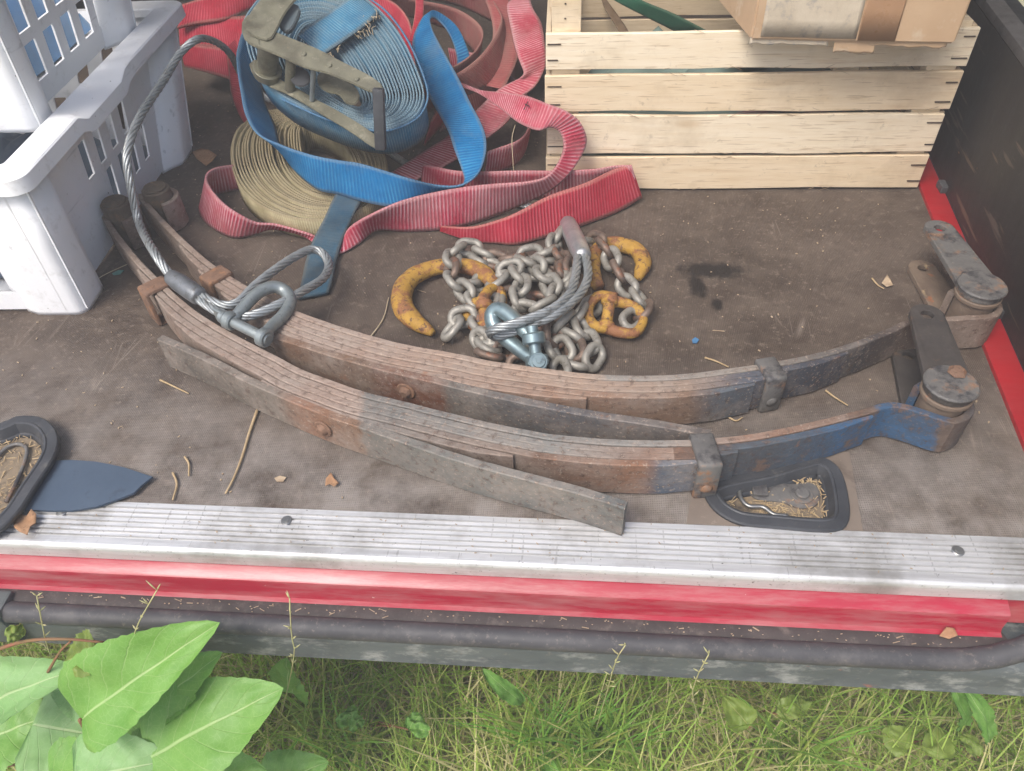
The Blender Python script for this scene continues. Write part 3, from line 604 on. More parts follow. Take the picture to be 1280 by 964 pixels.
# ================================================================== LEAF SPRINGS
def arc(c, r, a0, a1, n=14): return [(c.x+r*math.cos(R_(a0+(a1-a0)*i/(n-1))), c.y+r*math.sin(R_(a0+(a1-a0)*i/(n-1)))) for i in range(n)]
def curve2(pts, n): return [Vector((p[0], p[1], 0)) for p in crom(pts, n)]
def offs(pts, d):
    out = []; n = len(pts)
    for i in range(n):
        t = (pts[min(n-1, i+1)]-pts[max(0, i-1)]).normalized(); out.append(pts[i]+Vector((t.y, -t.x, 0))*d)
    return out
def plate(inner, outer, z0, z1, bev=0.0012, taper=0):
    """leaf: strip between two curves, from z0 to z1, with eased edges"""
    n = len(inner); vs_, fs = [], []
    for i in range(n):
        a, b = inner[i], outer[i]; w = (b-a).normalized()*bev
        jit = 0.0006*mnoise.noise(Vector((a.x*40, a.y*40, z1*90)))
        ring = [(a+w, z0), (a, z0+bev), (a, z1-bev+jit), (a+w, z1+jit), (b-w, z1+jit), (b, z1-bev+jit), (b, z0+bev), (b-w, z0)]
        vs_ += [(p.x, p.y, z) for p, z in ring]
    for i in range(n-1):
        for k in range(8): fs.append((i*8+k, (i+1)*8+k, (i+1)*8+(k+1) % 8, i*8+(k+1) % 8))
    fs.append(tuple(range(8))); fs.append(tuple((n-1)*8+k for k in range(8))[::-1])
    bm = bmesh.new(); bv = [bm.verts.new(v) for v in vs_]
    for f in fs: bm.faces.new([bv[i] for i in f])
    bmesh.ops.recalc_face_normals(bm, faces=bm.faces); bm.verts.index_update()
    r = [v.co.copy() for v in bm.verts], [[v.index for v in f.verts] for f in bm.faces]; bm.free(); return r
LZ0, LZ1 = 0.003, 0.053
def sub(curve, x0, x1): return [p for p in curve if x0 <= p.x <= x1]
def clip_ring(o_in, o_out, c, t, zlo, zhi, half, mat, parent, name='clip', th=0.005):
    """band round the stack: rectangular ring, run along t"""
    n = Vector((t.y, -t.x, 0)); vs_ = []; fs = []
    def corner(u0, u1, w0, w1, r):
        pts = []
        for (cu, cw, a0) in ((u1-r, w1-r, 0), (u0+r, w1-r, 90), (u0+r, w0+r, 180), (u1-r, w0+r, 270)):
            for k in range(4): a = R_(a0+30*k); pts.append((cu+r*math.cos(a), cw+r*math.sin(a)))
        return pts
    inn = corner(o_in-0.0003, o_out+0.0003, zlo, zhi, 0.001); out = corner(o_in-th, o_out+th, zlo-0.002, zhi+th, 0.004)
    m = len(inn)
    for s, sh in ((-half, 0), (-half+0.0015, 1), (half-0.0015, 1), (half, 0)):
        for k in range(m):
            u, w = out[k]
            if not sh: u += 0.0012*(1 if u < (o_in+o_out)/2 else -1); w -= 0.0012*(1 if w > (zlo+zhi)/2 else -1)
            p = c+n*u+t*s; vs_.append((p.x, p.y, w))
    for s in (-half, half):
        for k in range(m): p = c+n*inn[k][0]+t*s; vs_.append((p.x, p.y, inn[k][1]))
    for r in range(3):
        for k in range(m): fs.append((r*m+k, r*m+(k+1) % m, (r+1)*m+(k+1) % m, (r+1)*m+k))
    for k in range(m):
        fs.append((k, 4*m+k, 4*m+(k+1) % m, (k+1) % m)); fs.append((3*m+k, 3*m+(k+1) % m, 5*m+(k+1) % m, 5*m+k)); fs.append((4*m+k, 5*m+k, 5*m+(k+1) % m, 4*m+(k+1) % m))
    bm = bmesh.new(); bv = [bm.verts.new(v) for v in vs_]
    for f in fs: bm.faces.new([bv[i] for i in f])
    return auto_smooth(bm_obj(name, bm, mat, parent), 50)
def nearest(curve, p): return min(range(len(curve)), key=lambda i: (curve[i]-Vector((p.x, p.y, 0))).length)
def tang(curve, i): return (curve[min(len(curve)-1, i+1)]-curve[max(0, i-1)]).normalized()
def leaf_spring(label, inner_px, eyeL, eyeR, rL, rR, leaves, helper_px, hthick, clips, bolt_px, mats, shackle, T=0.0091):
    base = P(*inner_px[len(inner_px)//2], 0); root = empty('leaf_spring', (base.x, base.y, 0), label, 'leaf spring', 'old leaf springs on the van floor')
    cL, cR = P(eyeL[0], eyeL[1], eyeL[2]), P(eyeR[0], eyeR[1], eyeR[2])
    tr = [P(x, y, LZ1)[:2] for x, y in inner_px]
    pts = arc(cL, rL, -60, 165, 12)+tr+arc(cR, rR, -95, 140, 12)
    full = curve2(pts, 220)
    # main leaf
    body = curve2(tr, 150)
    o = build('leaf', *plate(full, offs(full, T-0.0006), LZ0, LZ1), mats[0], root); auto_smooth(o, 30)
    for k, (pa, pb, mt) in enumerate(leaves):
        xa, xb = P(pa[0], pa[1], LZ1).x, P(pb[0], pb[1], LZ1).x
        a = offs(body, T*(k+1)); seg = sub(a, xa, xb); ii = [i for i, p in enumerate(a) if xa <= p.x <= xb]
        outer = offs(body, T*(k+2)-0.0007); outer = [outer[i] for i in ii]
        # thinned ends
        for q in range(5):
            f = 0.45+0.11*q
            if q < len(seg):
                outer[q] = seg[q]+(outer[q]-seg[q])*f; outer[-1-q] = seg[-1-q]+(outer[-1-q]-seg[-1-q])*f
        o = build('leaf', *plate(seg, outer, LZ0+random.uniform(0, 0.001), LZ1-random.uniform(0.0002, 0.0012)), mt, root); auto_smooth(o, 30)
    hp = curve2([P(x, y, LZ1-0.001)[:2] for x, y in helper_px], 90)
    o = build('leaf', *plate(offs(hp, -hthick), hp, LZ0, LZ1-0.001), mats[1], root); auto_smooth(o, 30); o['label'] = 'thick straight helper leaf at the bottom of the pack'
    for (px, py, nl, mt, hw, riv) in clips:
        i = nearest(body, P(px, py, LZ1)); c = body[i]; t = tang(body, i)
        o = clip_ring(-0.0005, T*nl, c, t, LZ0, LZ1, hw, mt, root)
        if riv:
            n = Vector((t.y, -t.x, 0)); p = c+n*(T*nl+0.0045); build('rivet', *cyl((p.x, p.y, LZ0+0.016), n, 0.007, 0.003, 16, 0.0012, 0.005), mt, o, True)
    i = nearest(hp, P(bolt_px[0], bolt_px[1], 0.025)); t = tang(hp, i); n = Vector((t.y, -t.x, 0))
    pb = P(bolt_px[0], bolt_px[1], 0.03); k = (hp[i]-Vector((pb.x, pb.y, 0))).dot(n)
    p = hp[i]; auto_smooth(build('centre_bolt', *join([cyl((p.x, p.y, 0.027), n, 0.012, 0.0025, 20, 0.001), cyl((p.x, p.y, 0.027), n, 0.0085, 0.008, 8, 0.002, 0.0065)]), M_RUST, root))
    # bush in the left eye
    lo = build('bush', *join([cyl((cL.x, cL.y, 0.0), Z, rL-0.0012, eyeL[2]-0.002, 28, 0.002), cyl((cL.x, cL.y, eyeL[2]-0.002), Z, rL*0.80, 0.0032, 28, 0.0012)]), M_BUSH, root); auto_smooth(lo)
    # swinging shackle on the right eye: bush, two plates, cap
    hx, mtop, mlow, mbody, nub = shackle
    sh = empty('shackle', Vector((cR.x, cR.y, 0))-root.location); sh.parent = root
    ph = P(hx[0], hx[1], eyeR[2]-0.004); ax = Vector((ph.x-cR.x, ph.y-cR.y, 0)); L = ax.length; ax.normalize(); ay = Vector((-ax.y, ax.x, 0))
    def blade(r0, r1):
        pl = [(r0*math.cos(R_(a)), r0*math.sin(R_(a))) for a in range(70, 291, 15)]
        pl += [(L+r1*math.cos(R_(a)), r1*math.sin(R_(a))) for a in range(-90, 91, 15)]
        return pl
    def holed(name, z, h, r0, r1, mt):
        pl = blade(r0, r1); hl = [(L+0.0075*math.cos(R_(a)), 0.0075*math.sin(R_(a))) for a in range(0, 360, 24)]
        A = [Vector((x, y, 0)) for x, y in pl]; H = [Vector((x, y, 0)) for x, y in hl]
        tr_ = tessellate_polygon([A, H]); al = A+H; n_ = len(al); vv = []; ff = []
        for zz in (z, z+h): vv += [Vector((cR.x, cR.y, zz))+ax*p.x+ay*p.y for p in al]
        for q in tr_: ff.append(tuple(q)); ff.append(tuple(i_+n_ for i_ in reversed(q)))
        m_ = len(A); ff += [(i_, (i_+1) % m_, (i_+1) % m_+n_, i_+n_) for i_ in range(m_)]
        k_ = len(H); ff += [(m_+i_, m_+(i_+1) % k_, m_+(i_+1) % k_+n_, m_+i_+n_) for i_ in range(k_)]
        bm = bmesh.new(); bv = [bm.verts.new(v_) for v_ in vv]
        for f_ in ff: bm.faces.new([bv[i_] for i_ in f_])
        o_ = bm_obj(name, bm, mt, sh); md = o_.modifiers.new('soft', 'BEVEL'); md.width = 0.0012; md.segments = 2; md.limit_method = 'ANGLE'; md.angle_limit = R_(60)
        return o_
    zt = eyeR[2]-0.0075
    holed('plate', zt, 0.0075, 0.026, 0.0195, mtop); holed('plate', 0.0015, 0.0075, 0.026, 0.0195, mlow)
    auto_smooth(build('tube', *join([cyl((cR.x, cR.y, 0.0092), Z, rR-0.001, 0.006, 28, 0.001, rR+0.004), cyl((cR.x, cR.y, 0.0152), Z, rR-0.0012, zt-0.0156, 28, 0.001), cyl((cR.x, cR.y, zt-0.0065), Z, rR+0.003, 0.006, 28, 0.001)]), mbody, sh))
    auto_smooth(build('cap', *cyl((cR.x, cR.y, zt+0.0077), Z, 0.0285, 0.0045, 32, 0.0016), M_STEELG, sh))
    if nub:
        p = P(nub[0], nub[1], eyeR[2]+0.008); auto_smooth(build('bolt', *cyl((p.x, p.y, zt+0.0122), Z, 0.0105, 0.007, 6, 0.002, 0.008), M_RUST, sh))
    return root
RUSTC, RUSTL, GREY, GREYL, ORANGE, BLU, BLK = S(120, 102, 90), S(162, 142, 129), S(110, 110, 107), S(138, 136, 131), S(146, 112, 92), S(56, 100, 138), S(58, 60, 64)
def pxx(px, py): return P(px, py, LZ1).x
AX0, AX1 = pxx(115, 255), pxx(1210, 480)
def st(lst): return [((pxx(px, py)-AX0)/(AX1-AX0), c) for (px, py, c) in lst]
MA_MAIN = spring_mat('front_spring_main', st([(115, 255, RUSTC), (330, 440, RUSTL), (450, 490, RUSTL), (462, 495, GREY), (820, 550, GREYL), (940, 545, ORANGE), (1092, 507, RUSTC), (1100, 505, BLU), (1164, 492, BLU), (1172, 490, S(124, 104, 90)), (1200, 490, S(96, 92, 92))]), AX0, AX1, dustx=0.88)
MA_2 = spring_mat('front_spring_second', st([(115, 255, RUSTC), (447, 510, RUSTL), (458, 515, GREY), (700, 560, GREYL), (850, 560, ORANGE), (905, 560, S(88, 94, 100)), (1000, 540, S(78, 92, 106)), (1062, 524, BLU), (1090, 518, BLU)]), AX0, AX1, dustx=0.72)
MA_3 = spring_mat('front_spring_third', st([(115, 255, RUSTC), (447, 520, RUSTL), (455, 520, GREY), (650, 570, S(120, 98, 84)), (800, 583, S(142, 106, 84)), (830, 583, S(88, 98, 110)), (900, 575, S(84, 98, 116))]), AX0, AX1)
MA_H = spring_mat('front_helper_leaf', st([(190, 420, S(96, 92, 86)), (340, 492, S(112, 104, 94)), (372, 508, ORANGE), (445, 533, S(126, 92, 66)), (453, 536, S(112, 110, 104)), (620, 588, S(116, 118, 114)), (780, 635, S(104, 106, 104))]), AX0, AX1)
MB_MAIN = spring_mat('rear_spring_main', st([(115, 255, RUSTC), (360, 390, RUSTL), (690, 462, S(176, 152, 134)), (745, 467, S(166, 144, 126)), (760, 467, GREYL), (940, 456, S(146, 138, 128)), (1080, 425, BLK), (1200, 390, RUSTC)]), AX0, AX1)
MB_2 = spring_mat('rear_spring_second', st([(115, 255, RUSTC), (360, 400, RUSTL), (740, 480, S(164, 140, 122)), (860, 475, S(150, 130, 114)), (930, 470, S(92, 96, 104)), (1000, 455, S(70, 74, 82)), (1100, 440, S(52, 56, 68))]), AX0, AX1)
MB_3 = spring_mat('rear_spring_third', st([(115, 255, RUSTC), (360, 410, RUSTL), (740, 490, S(150, 120, 100)), (860, 485, S(138, 114, 96)), (900, 485, S(94, 100, 106)), (960, 480, S(84, 90, 98))]), AX0, AX1)
MB_H = spring_mat('rear_helper_leaf', st([(330, 420, S(128, 98, 78)), (455, 458, S(120, 96, 78)), (470, 462, S(112, 72, 52)), (548, 480, S(112, 70, 50)), (558, 484, S(104, 100, 94)), (700, 515, S(92, 92, 94)), (880, 545, S(98, 92, 88))]), AX0, AX1)
inner_A = [(127, 258), (138, 276), (150, 294), (163, 310), (181, 331), (203, 352), (224, 371), (248, 390), (280, 410), (323, 433), (347, 445), (377, 461), (415, 475), (456, 489), (509, 502), (540, 510), (602, 525), (656, 536), (699, 543), (780, 549), (860, 549), (891, 547), (939, 542), (1000, 530), (1070, 513), (1118, 502)]
front_spring = leaf_spring('nearest leaf spring, blue painted right end, grey helper leaf reaching over the sill trim', inner_A,
    (142, 251, 0.075), (1188, 482, 0.076), 0.0225, 0.0245,
    [((172, 330), (1092, 520), MA_2), ((188, 375), (930, 570), MA_2), ((214, 410), (893, 570), MA_3), ((330, 470), (650, 570), MA_3)],
    [(196, 424), (254, 450), (300, 474), (340, 492), (377, 508), (415, 523), (447, 534), (490, 549), (540, 566), (577, 578), (626, 592), (680, 606), (732, 620), (781, 636)], 0.0105,
    [(205, 355, 3, M_RUST, 0.013, False), (876, 549, 4, M_STEELG, 0.0125, True)], (407, 536), (MA_MAIN, MA_H),
    ((1158, 396), M_STEELD, M_STEELD, M_STEELM, (1197, 464)))
inner_B = [(178, 243), (186, 253), (204, 273), (225, 294), (248, 315), (272, 334), (302, 353), (333, 370), (368, 387), (415, 404), (471, 421), (503, 429), (540, 436), (580, 443), (611, 450), (681, 460), (742, 467), (807, 469), (862, 466), (939, 456), (970, 451), (1020, 441), (1070, 426), (1110, 410), (1140, 399)]
rear_spring = leaf_spring('farther leaf spring, mostly rust brown with dark right end, lying under the steel shackle', inner_B,
    (193, 234, 0.070), (1227, 359, 0.076), 0.0225, 0.0245,
    [((224, 303), (1066, 440), MB_2), ((252, 330), (985, 470), MB_2), ((280, 355), (950, 475), MB_3), ((340, 395), (735, 490), MB_3)],
    [(338, 421), (400, 441), (462, 459), (552, 481), (615, 496), (671, 508), (727, 519), (807, 531), (860, 540), (888, 545)], 0.0105,
    [(283, 341, 3, M_RUST, 0.014, False), (957, 455, 3, M_STEELG, 0.012, True)], (507, 488), (MB_MAIN, MB_H),
    ((1174, 288), M_STEELG, M_STEELM, M_STEELM, None))

# ================================================================== WHITE PLASTIC CRATES
def grid_panel(name, corners, ub, vb, solid, mat, parent, th=0.003):
    """flat panel over four corners (bl, br, tr, tl) with openings; ub/vb break lines 0..1; solid(i,j)"""
    bl, br, tr, tl = [Vector(c) for c in corners]; vs_ = []; fs = []
    for v in vb:
        for u in ub: vs_.append(bl*(1-u)*(1-v)+br*u*(1-v)+tr*u*v+tl*(1-u)*v)
    n = len(ub)
    for j in range(len(vb)-1):
        for i in range(n-1):
            if solid(i, j): fs.append((j*n+i, j*n+i+1, (j+1)*n+i+1, (j+1)*n+i))
    o = build(name, vs_, fs, mat, parent, local=True); solidify(o, th, -1)
    return o
def slots(ub, vb, holes):
    us = sorted(set(ub+[h[0] for h in holes]+[h[1] for h in holes])); vv = sorted(set(vb+[h[2] for h in holes]+[h[3] for h in holes]))
    def solid(i, j):
        u = (us[i]+us[i+1])/2; v = (vv[j]+vv[j+1])/2
        return not any(h[0] < u < h[1] and h[2] < v < h[3] for h in holes)
    return us, vv, solid
def white_crate(loc, rz, label, bx, by, tx, ty0, ty1, H, h_long, h_short):
    """half sizes at base (bx, by), at the top tx, near end ty0 and far end ty1"""
    root = empty('plastic_crate', loc, label, 'crate', 'stacked white plastic crates', rz)
    def cor(sx, sy, z):
        k = z/H; ty = ty1 if sy > 0 else ty0
        return Vector((sx*(bx+(tx-bx)*k), sy*(by+(ty-by)*k), z))
    # side panels, set back between the corner pillars
    for side, (s0, s1, pw) in {'long': (((1, -1), (1, 1), 0.20)), 'longb': (((-1, 1), (-1, -1), 0.20)), 'short': (((-1, -1), (1, -1), 0.26)), 'shortb': (((1, 1), (-1, 1), 0.26))}.items():
        nrm = Vector((s0[0]+s1[0], s0[1]+s1[1], 0))/2; ins = nrm*(-0.026 if side.startswith('long') else -0.008)
        c = [cor(*s0, 0.005)+ins, cor(*s1, 0.005)+ins, cor(*s1, H-0.004)+ins, cor(*s0, H-0.004)+ins]
        holes = []
        holes = h_long if side.startswith('long') else h_short
        us, vv, sol = slots([0, 1], [0, 1], holes)
        grid_panel('side_panel', c, us, vv, sol, M_WHITE, root)
    # corner pillars: L section, a little proud, rounded outside
    for sx, sy in ((1, -1), (1, 1), (-1, 1), (-1, -1)):
        lx, ly = bx*0.36, by*0.26
        def ring(z):
            p = cor(sx, sy, z); r = 0.016; out = []
            prof = [(-lx-0.020, -0.009), (-lx-0.010, -0.005), (-lx, -0.001), (-lx+0.012, 0.0)]+[(-r+r*math.sin(R_(a)), -r+r*math.cos(R_(a))) for a in (0, 22, 45, 68, 90)]+[(0.0, -ly+0.012), (-0.002, -ly), (-0.013, -ly-0.012), (-0.027, -ly-0.032)]
            return [Vector((p.x+sx*a, p.y+sy*b, z)) for a, b in prof]
        zs = [0.0, 0.006, H*0.5, H-0.003]; vs_ = []; fs = []
        rings = [ring(z) for z in zs]; m = len(rings[0])
        for r in rings: vs_ += r
        for i in range(len(zs)-1):
            for k in range(m-1): fs.append((i*m+k, i*m+k+1, (i+1)*m+k+1, (i+1)*m+k))
        o = build('corner_pillar', vs_, fs, M_WHITE, root, local=True); solidify(o, 0.003, -1 if sx*sy < 0 else 1); auto_smooth(o, 45)
    # bottom with slots
    us, vv, sol = slots([0, 1], [0, 1], [(0.1+0.1*i, 0.15+0.1*i, 0.1+0.2*j, 0.22+0.2*j) for i in range(8) for j in range(4)])
    grid_panel('bottom', [(-bx+.037, -by+.037, 0.016), (bx-.037, -by+.037, 0.016), (bx-.037, by-.037, 0.016), (-bx+.037, by-.037, 0.016)], us, vv, sol, M_WHITE, root)
    # rim: flange with a turned down lip, dropped at the hand holds
    def rimline(off, n=120):
        r = max(0.006, 0.018+off*0.5); hx, hy, hn = tx+off, ty1+off, ty0+off; out = []
        for (cx, cy, a0) in ((hx-r, hy-r, 0), (-hx+r, hy-r, 90), (-hx+r, -hn+r, 180), (hx-r, -hn+r, 270)):
            for k in range(7): a = R_(a0+15*k); out.append((cx+r*math.cos(a), cy+r*math.sin(a)))
        full = []
        for i in range(len(out)):
            p, q = out[i], out[(i+1) % len(out)]; full.append(p)
            if math.hypot(p[0]-q[0], p[1]-q[1]) > 0.1:
                for k in range(1, 24): full.append((p[0]+(q[0]-p[0])*k/24, p[1]+(q[1]-p[1])*k/24))
        return full
    def drop(x, y):
        w = abs(y) if abs(x) > tx-0.03 else abs(x); t = max(0.0, min(1.0, (0.085-w)/0.014)); return 0.012*t*t*(3-2*t)
    rows = [(-0.030, H-0.014), (-0.030, H-0.002), (-0.028, H), (0.0105, H), (0.0128, H-0.002), (0.0140, H-0.021), (0.0122, H-0.021), (0.0112, H-0.004), (-0.028, H-0.004)]
    L = [rimline(r[0]) for r in rows]; m = len(L[0]); vs_ = []; fs = []
    for (o_, z), ln in zip(rows, L):
        for (x, y) in ln: vs_.append((x, y, z-(drop(x, y) if o_ > 0 else 0)))
    for r in range(len(rows)-1):
        for k in range(m): fs.append((r*m+k, r*m+(k+1) % m, (r+1)*m+(k+1) % m, (r+1)*m+k))
    o = build('rim', vs_, fs, M_WHITE, root, local=True); auto_smooth(o, 40)
    return root
ca = P(105, 395); cb = P(245, 185); cdir = (cb-ca).normalized(); crz = math.atan2(cdir.y, cdir.x)-math.pi/2
ccen = (ca+cb)/2+Vector((-cdir.y, cdir.x, 0))*0.195
hl = [(0.33+0.085*k, 0.368+0.085*k, 0.50, 0.74) for k in range(4)]+[(0.43+0.085*k, 0.468+0.085*k, 0.20, 0.44) for k in range(4)]
hs = [(0.18+0.13*k, 0.235+0.13*k, 0.48, 0.74) for k in range(6)]+[(0.18+0.13*k, 0.235+0.13*k, 0.14, 0.38) for k in range(6)]
white_crate((ccen.x, ccen.y, 0.0), crz+R_(0.8), 'larger lower white plastic crate standing on the van floor', 0.195, 0.243, 0.197, 0.240, 0.355, 0.218, hl, hs)
hl2 = [(0.22+0.14*k, 0.30+0.14*k, v0, v1) for k in range(5) for v0, v1 in ((0.16, 0.42), (0.50, 0.76))]
uc = P(42, 168, 0.205); white_crate((uc.x-0.160, uc.y+0.180, 0.205), crz, 'smaller upper white plastic crate standing on the lower one', 0.160, 0.180, 0.178, 0.195, 0.21, 0.20, hl2, hl2)
def heap(name, c, rx, ry, z0, h, mat, label):
    vs_, fs = [], []; n = 28
    for j in range(n+1):
        for i in range(n+1):
            u, v = 2*i/n-1, 2*j/n-1; e = max(0.0, 1-max(abs(u), abs(v))**4); q = Vector((u*3, v*3, c[0]*7))
            z = z0+h*(0.55+0.45*mnoise.noise(q)+0.22*abs(mnoise.noise(q*2.7)))*e
            vs_.append((c[0]+u*rx*(1-0.04*abs(v)), c[1]+v*ry, max(z0, z)))
    for j in range(n):
        for i in range(n): fs.append((j*(n+1)+i, j*(n+1)+i+1, (j+1)*(n+1)+i+1, (j+1)*(n+1)+i))
    o_ = build(name, vs_, fs, mat, None, True); tag(o_, label, 'sheet'); return o_
heap('added_blue_sheet', (ccen.x, ccen.y+0.01), 0.145, 0.19, 0.022, 0.11, M_SHEET, 'crumpled grey-blue sheet added inside the lower white crate to mute its slots')  # guessed contents, added in both crates so the slots look less bright
heap('added_blue_sheet', (uc.x-0.165, uc.y+0.185), 0.112, 0.135, 0.228, 0.17, M_SHEETB, 'crumpled blue sheet added inside the upper white crate to mute its slots')

# ================================================================== WOODEN CRATE
wa = P(683, 236); wb = P(1145, 235); wd = (wb-wa); WW = wd.length; wrz = math.atan2(wd.y, wd.x); WD, TH = 0.385, 0.0075
wc = empty('wooden_crate', wa, 'pale slatted wooden crate standing behind the springs', 'crate', None, wrz)
def lbox(name, x0, x1, y0, y1, z0, z1, mat, parent=wc, bev=0.0008, jit=0.0):
    bm = bmesh.new(); bmesh.ops.create_cube(bm, size=1.0)
    bmesh.ops.subdivide_edges(bm, edges=[e for e in bm.edges if abs(e.verts[0].co.x-e.verts[1].co.x) > 0.5], cuts=10 if x1-x0 > 0.2 else 1)
    sd = random.random()*50
    for v in bm.verts:
        x = x0+(x1-x0)*(v.co.x+0.5); y = y0+(y1-y0)*(v.co.y+0.5); z = z0+(z1-z0)*(v.co.z+0.5)
        if jit: z += jit*mnoise.noise(Vector((x*9, v.co.z*3, sd))); y += jit*0.6*mnoise.noise(Vector((x*4, 7, sd)))
        v.co = (x, y, z)
    if bev: bmesh.ops.bevel(bm, geom=[e for e in bm.edges if len(e.link_faces) == 2 and e.calc_face_angle(0) > 0.8], offset=bev, segments=1, affect='EDGES')
    return bm_obj(name, bm, mat, parent, local=True)
ZR = [(0.0045, 0.0600), (0.0685, 0.1305), (0.1390, 0.1945), (0.2035, 0.2560)]
for (z0, z1) in ZR:
    z0 -= random.uniform(0.0002, 0.0016); z1 += random.uniform(0, 0.0012)
    s = lbox('slat', random.uniform(-0.002, 0.002), WW+random.uniform(-0.002, 0.003), -TH, -0.0004, z0, z1, M_WOOD, jit=0.0030)
    for (xa, sg) in ((0.002, 1), (WW-0.002, -1)):
        for zz in (z0+0.013+random.uniform(-.003, .003), z1-0.014+random.uniform(-.003, .003)):
            L = random.uniform(0.014, 0.026); lbox('staple', min(xa, xa+sg*L), max(xa, xa+sg*L), -TH-0.0012, -TH+0.002, zz-0.0008, zz+0.0008, M_STAPLE, s, 0)
    lbox('slat', 0, WW, WD+0.0004, WD+TH, z0, z1, M_WOODG, jit=0.0016)
    def sideslat(x0, x1):
        o = lbox('slat', 0.0, WD-0.001, -(x1-x0)/2, (x1-x0)/2, z0, z1, M_WOODG, jit=0.0012); o.rotation_euler = (0, 0, math.pi/2); o.location = ((x0+x1)/2, 0.0005, 0); return o
    sideslat(0.0, TH); sideslat(WW-TH, WW)
for k in range(6): lbox('bottom_board', 0.001, WW-0.001, 0.006+k*0.063, 0.056+k*0.063, 0.0005, 0.0055, M_WOODG, jit=0.0006)
for (x, y) in ((TH+0.0005, 0.0005), (WW-TH-0.0005-0.042, 0.0005), (TH+0.0005, WD-0.022), (WW-TH-0.0005-0.042, WD-0.022)):
    p = lbox('corner_post', x, x+0.042, y, y+0.020, 0.0065, 0.318 if x < 0.3 else 0.262, M_WOOD, jit=0.0003)
    if y < 0.1 and x < 0.3:
        for zz in (0.272, 0.292, 0.308): lbox('nail', x+0.018, x+0.0205, y-0.0008, y+0.001, zz, zz+0.002, M_STAPLE, p, 0)
# wood fibres left on the sawn edges
sp_ = []
for k in range(60):
    z0, z1 = random.choice(ZR); u = random.uniform(0.02, WW-0.02); zz = random.choice((z0, z1))
    q = wa+Vector((math.cos(wrz), math.sin(wrz), 0))*u+Vector((math.sin(wrz), -math.cos(wrz), 0))*(TH+0.001); sp_.append((Vector((q.x, q.y, zz)), random.uniform(0.005, 0.02), 0.0006, wrz+random.uniform(-.3, .3), random.uniform(-0.5, 0.5)))
bits('wood_fibre', sp_, M_CHIP, 'loose wood fibres on the sawn edges of the crate slats', 'wood fibre')

heap('green_cloth', (wa.x+WW*0.5, wa.y+WD*0.5+0.006), 0.27, 0.16, 0.012, 0.17, M_CLOTH, 'grey-green cloth lying inside the wooden crate, seen through its gaps')
# ================================================================== CARDBOARD BOX on the crate
ZB = 0.263
b0, b1 = P(937, 51, ZB), P(1194, 56, ZB); bl_ = P(882, 2, ZB)
bxv = (b1-b0); BW = bxv.length; bxv.normalize(); byv = (bl_-b0); byv -= bxv*byv.dot(bxv)*0.35; byv.normalize(); BD = 0.30; BH = 0.24
box = empty('cardboard_box', (b0+b1)/2, 'worn brown cardboard box with tape resting on the front edge of the wooden crate', 'box')
def quadbox(name, o, ex, ey, lx, ly, z0, z1, mat, parent, bev=0.003):
    bm = bmesh.new(); bmesh.ops.create_cube(bm, size=1.0)
    bmesh.ops.subdivide_edges(bm, edges=list(bm.edges), cuts=6, use_grid_fill=True)
    for v in bm.verts:
        p = o+ex*(v.co.x+0.5)*lx+ey*(v.co.y+0.5)*ly; p.z = z0+(z1-z0)*(v.co.z+0.5)
        nn = mnoise.noise_vector(p*9)*0.0028; v.co = p+Vector((nn.x, nn.y, nn.z if v.co.z > -0.49 else abs(nn.z)*0.6))
    bmesh.ops.bevel(bm, geom=[e for e in bm.edges if e.calc_face_angle(0) > 0.9], offset=bev, segments=2, affect='EDGES')
    return auto_smooth(bm_obj(name, bm, mat, parent), 30)
quadbox('carton', b0, bxv, byv, BW, BD, ZB, ZB+BH, M_CARD, box)
fn = Vector((bxv.y, -bxv.x, 0))                                  # outward normal of the front
def sheet(name, u0, u1, z0, z1, lift, mat, torn=None, n=24):
    vs_ = []; fs = []
    for i in range(n+1):
        u = u0+(u1-u0)*i/n
        for j in range(7):
            t = j/6; za, zb_ = z0, z1
            if torn: za = z0+torn*mnoise.noise(Vector((u*60, 3, z0*20)))+torn*0.6*mnoise.noise(Vector((u*200, 8, 0)))
            z = za+(zb_-za)*t; p = b0+bxv*u+fn*lift; q = Vector((p.x, p.y, z)); nn = mnoise.noise_vector(Vector((q.x, q.y, z))*9)*0.0028; vs_.append(q+Vector((nn.x, nn.y, 0)))
    for i in range(n):
        for j in range(6): fs.append((i*7+j, (i+1)*7+j, (i+1)*7+j+1, i*7+j+1))
    o = build(name, vs_, fs, mat, box, True); solidify(o, 0.0006, 0); return o
t = sheet('tape', 0.138, 0.186, ZB+0.004, ZB+BH-0.004, 0.0014, M_TAPE); t['label'] = 'glossy brown packing tape down the front of the box'
sheet('paper_label', 0.012, 0.136, ZB+0.006, ZB+0.14, 0.0012, M_CARDL)['label'] = 'pale torn paper area on the left of the box front'
for (u0, u1, dz, tn) in ((0.0, 0.125, 0.006, 0.002), (0.135, 0.20, 0.014, 0.003), (0.19, 0.31, 0.005, 0.003)):
    sheet('torn_flap', u0*BW/0.32, u1*BW/0.32, ZB-dz, ZB+0.004, -0.004, M_CARDL if u0 < 0.1 else M_CARD, tn)

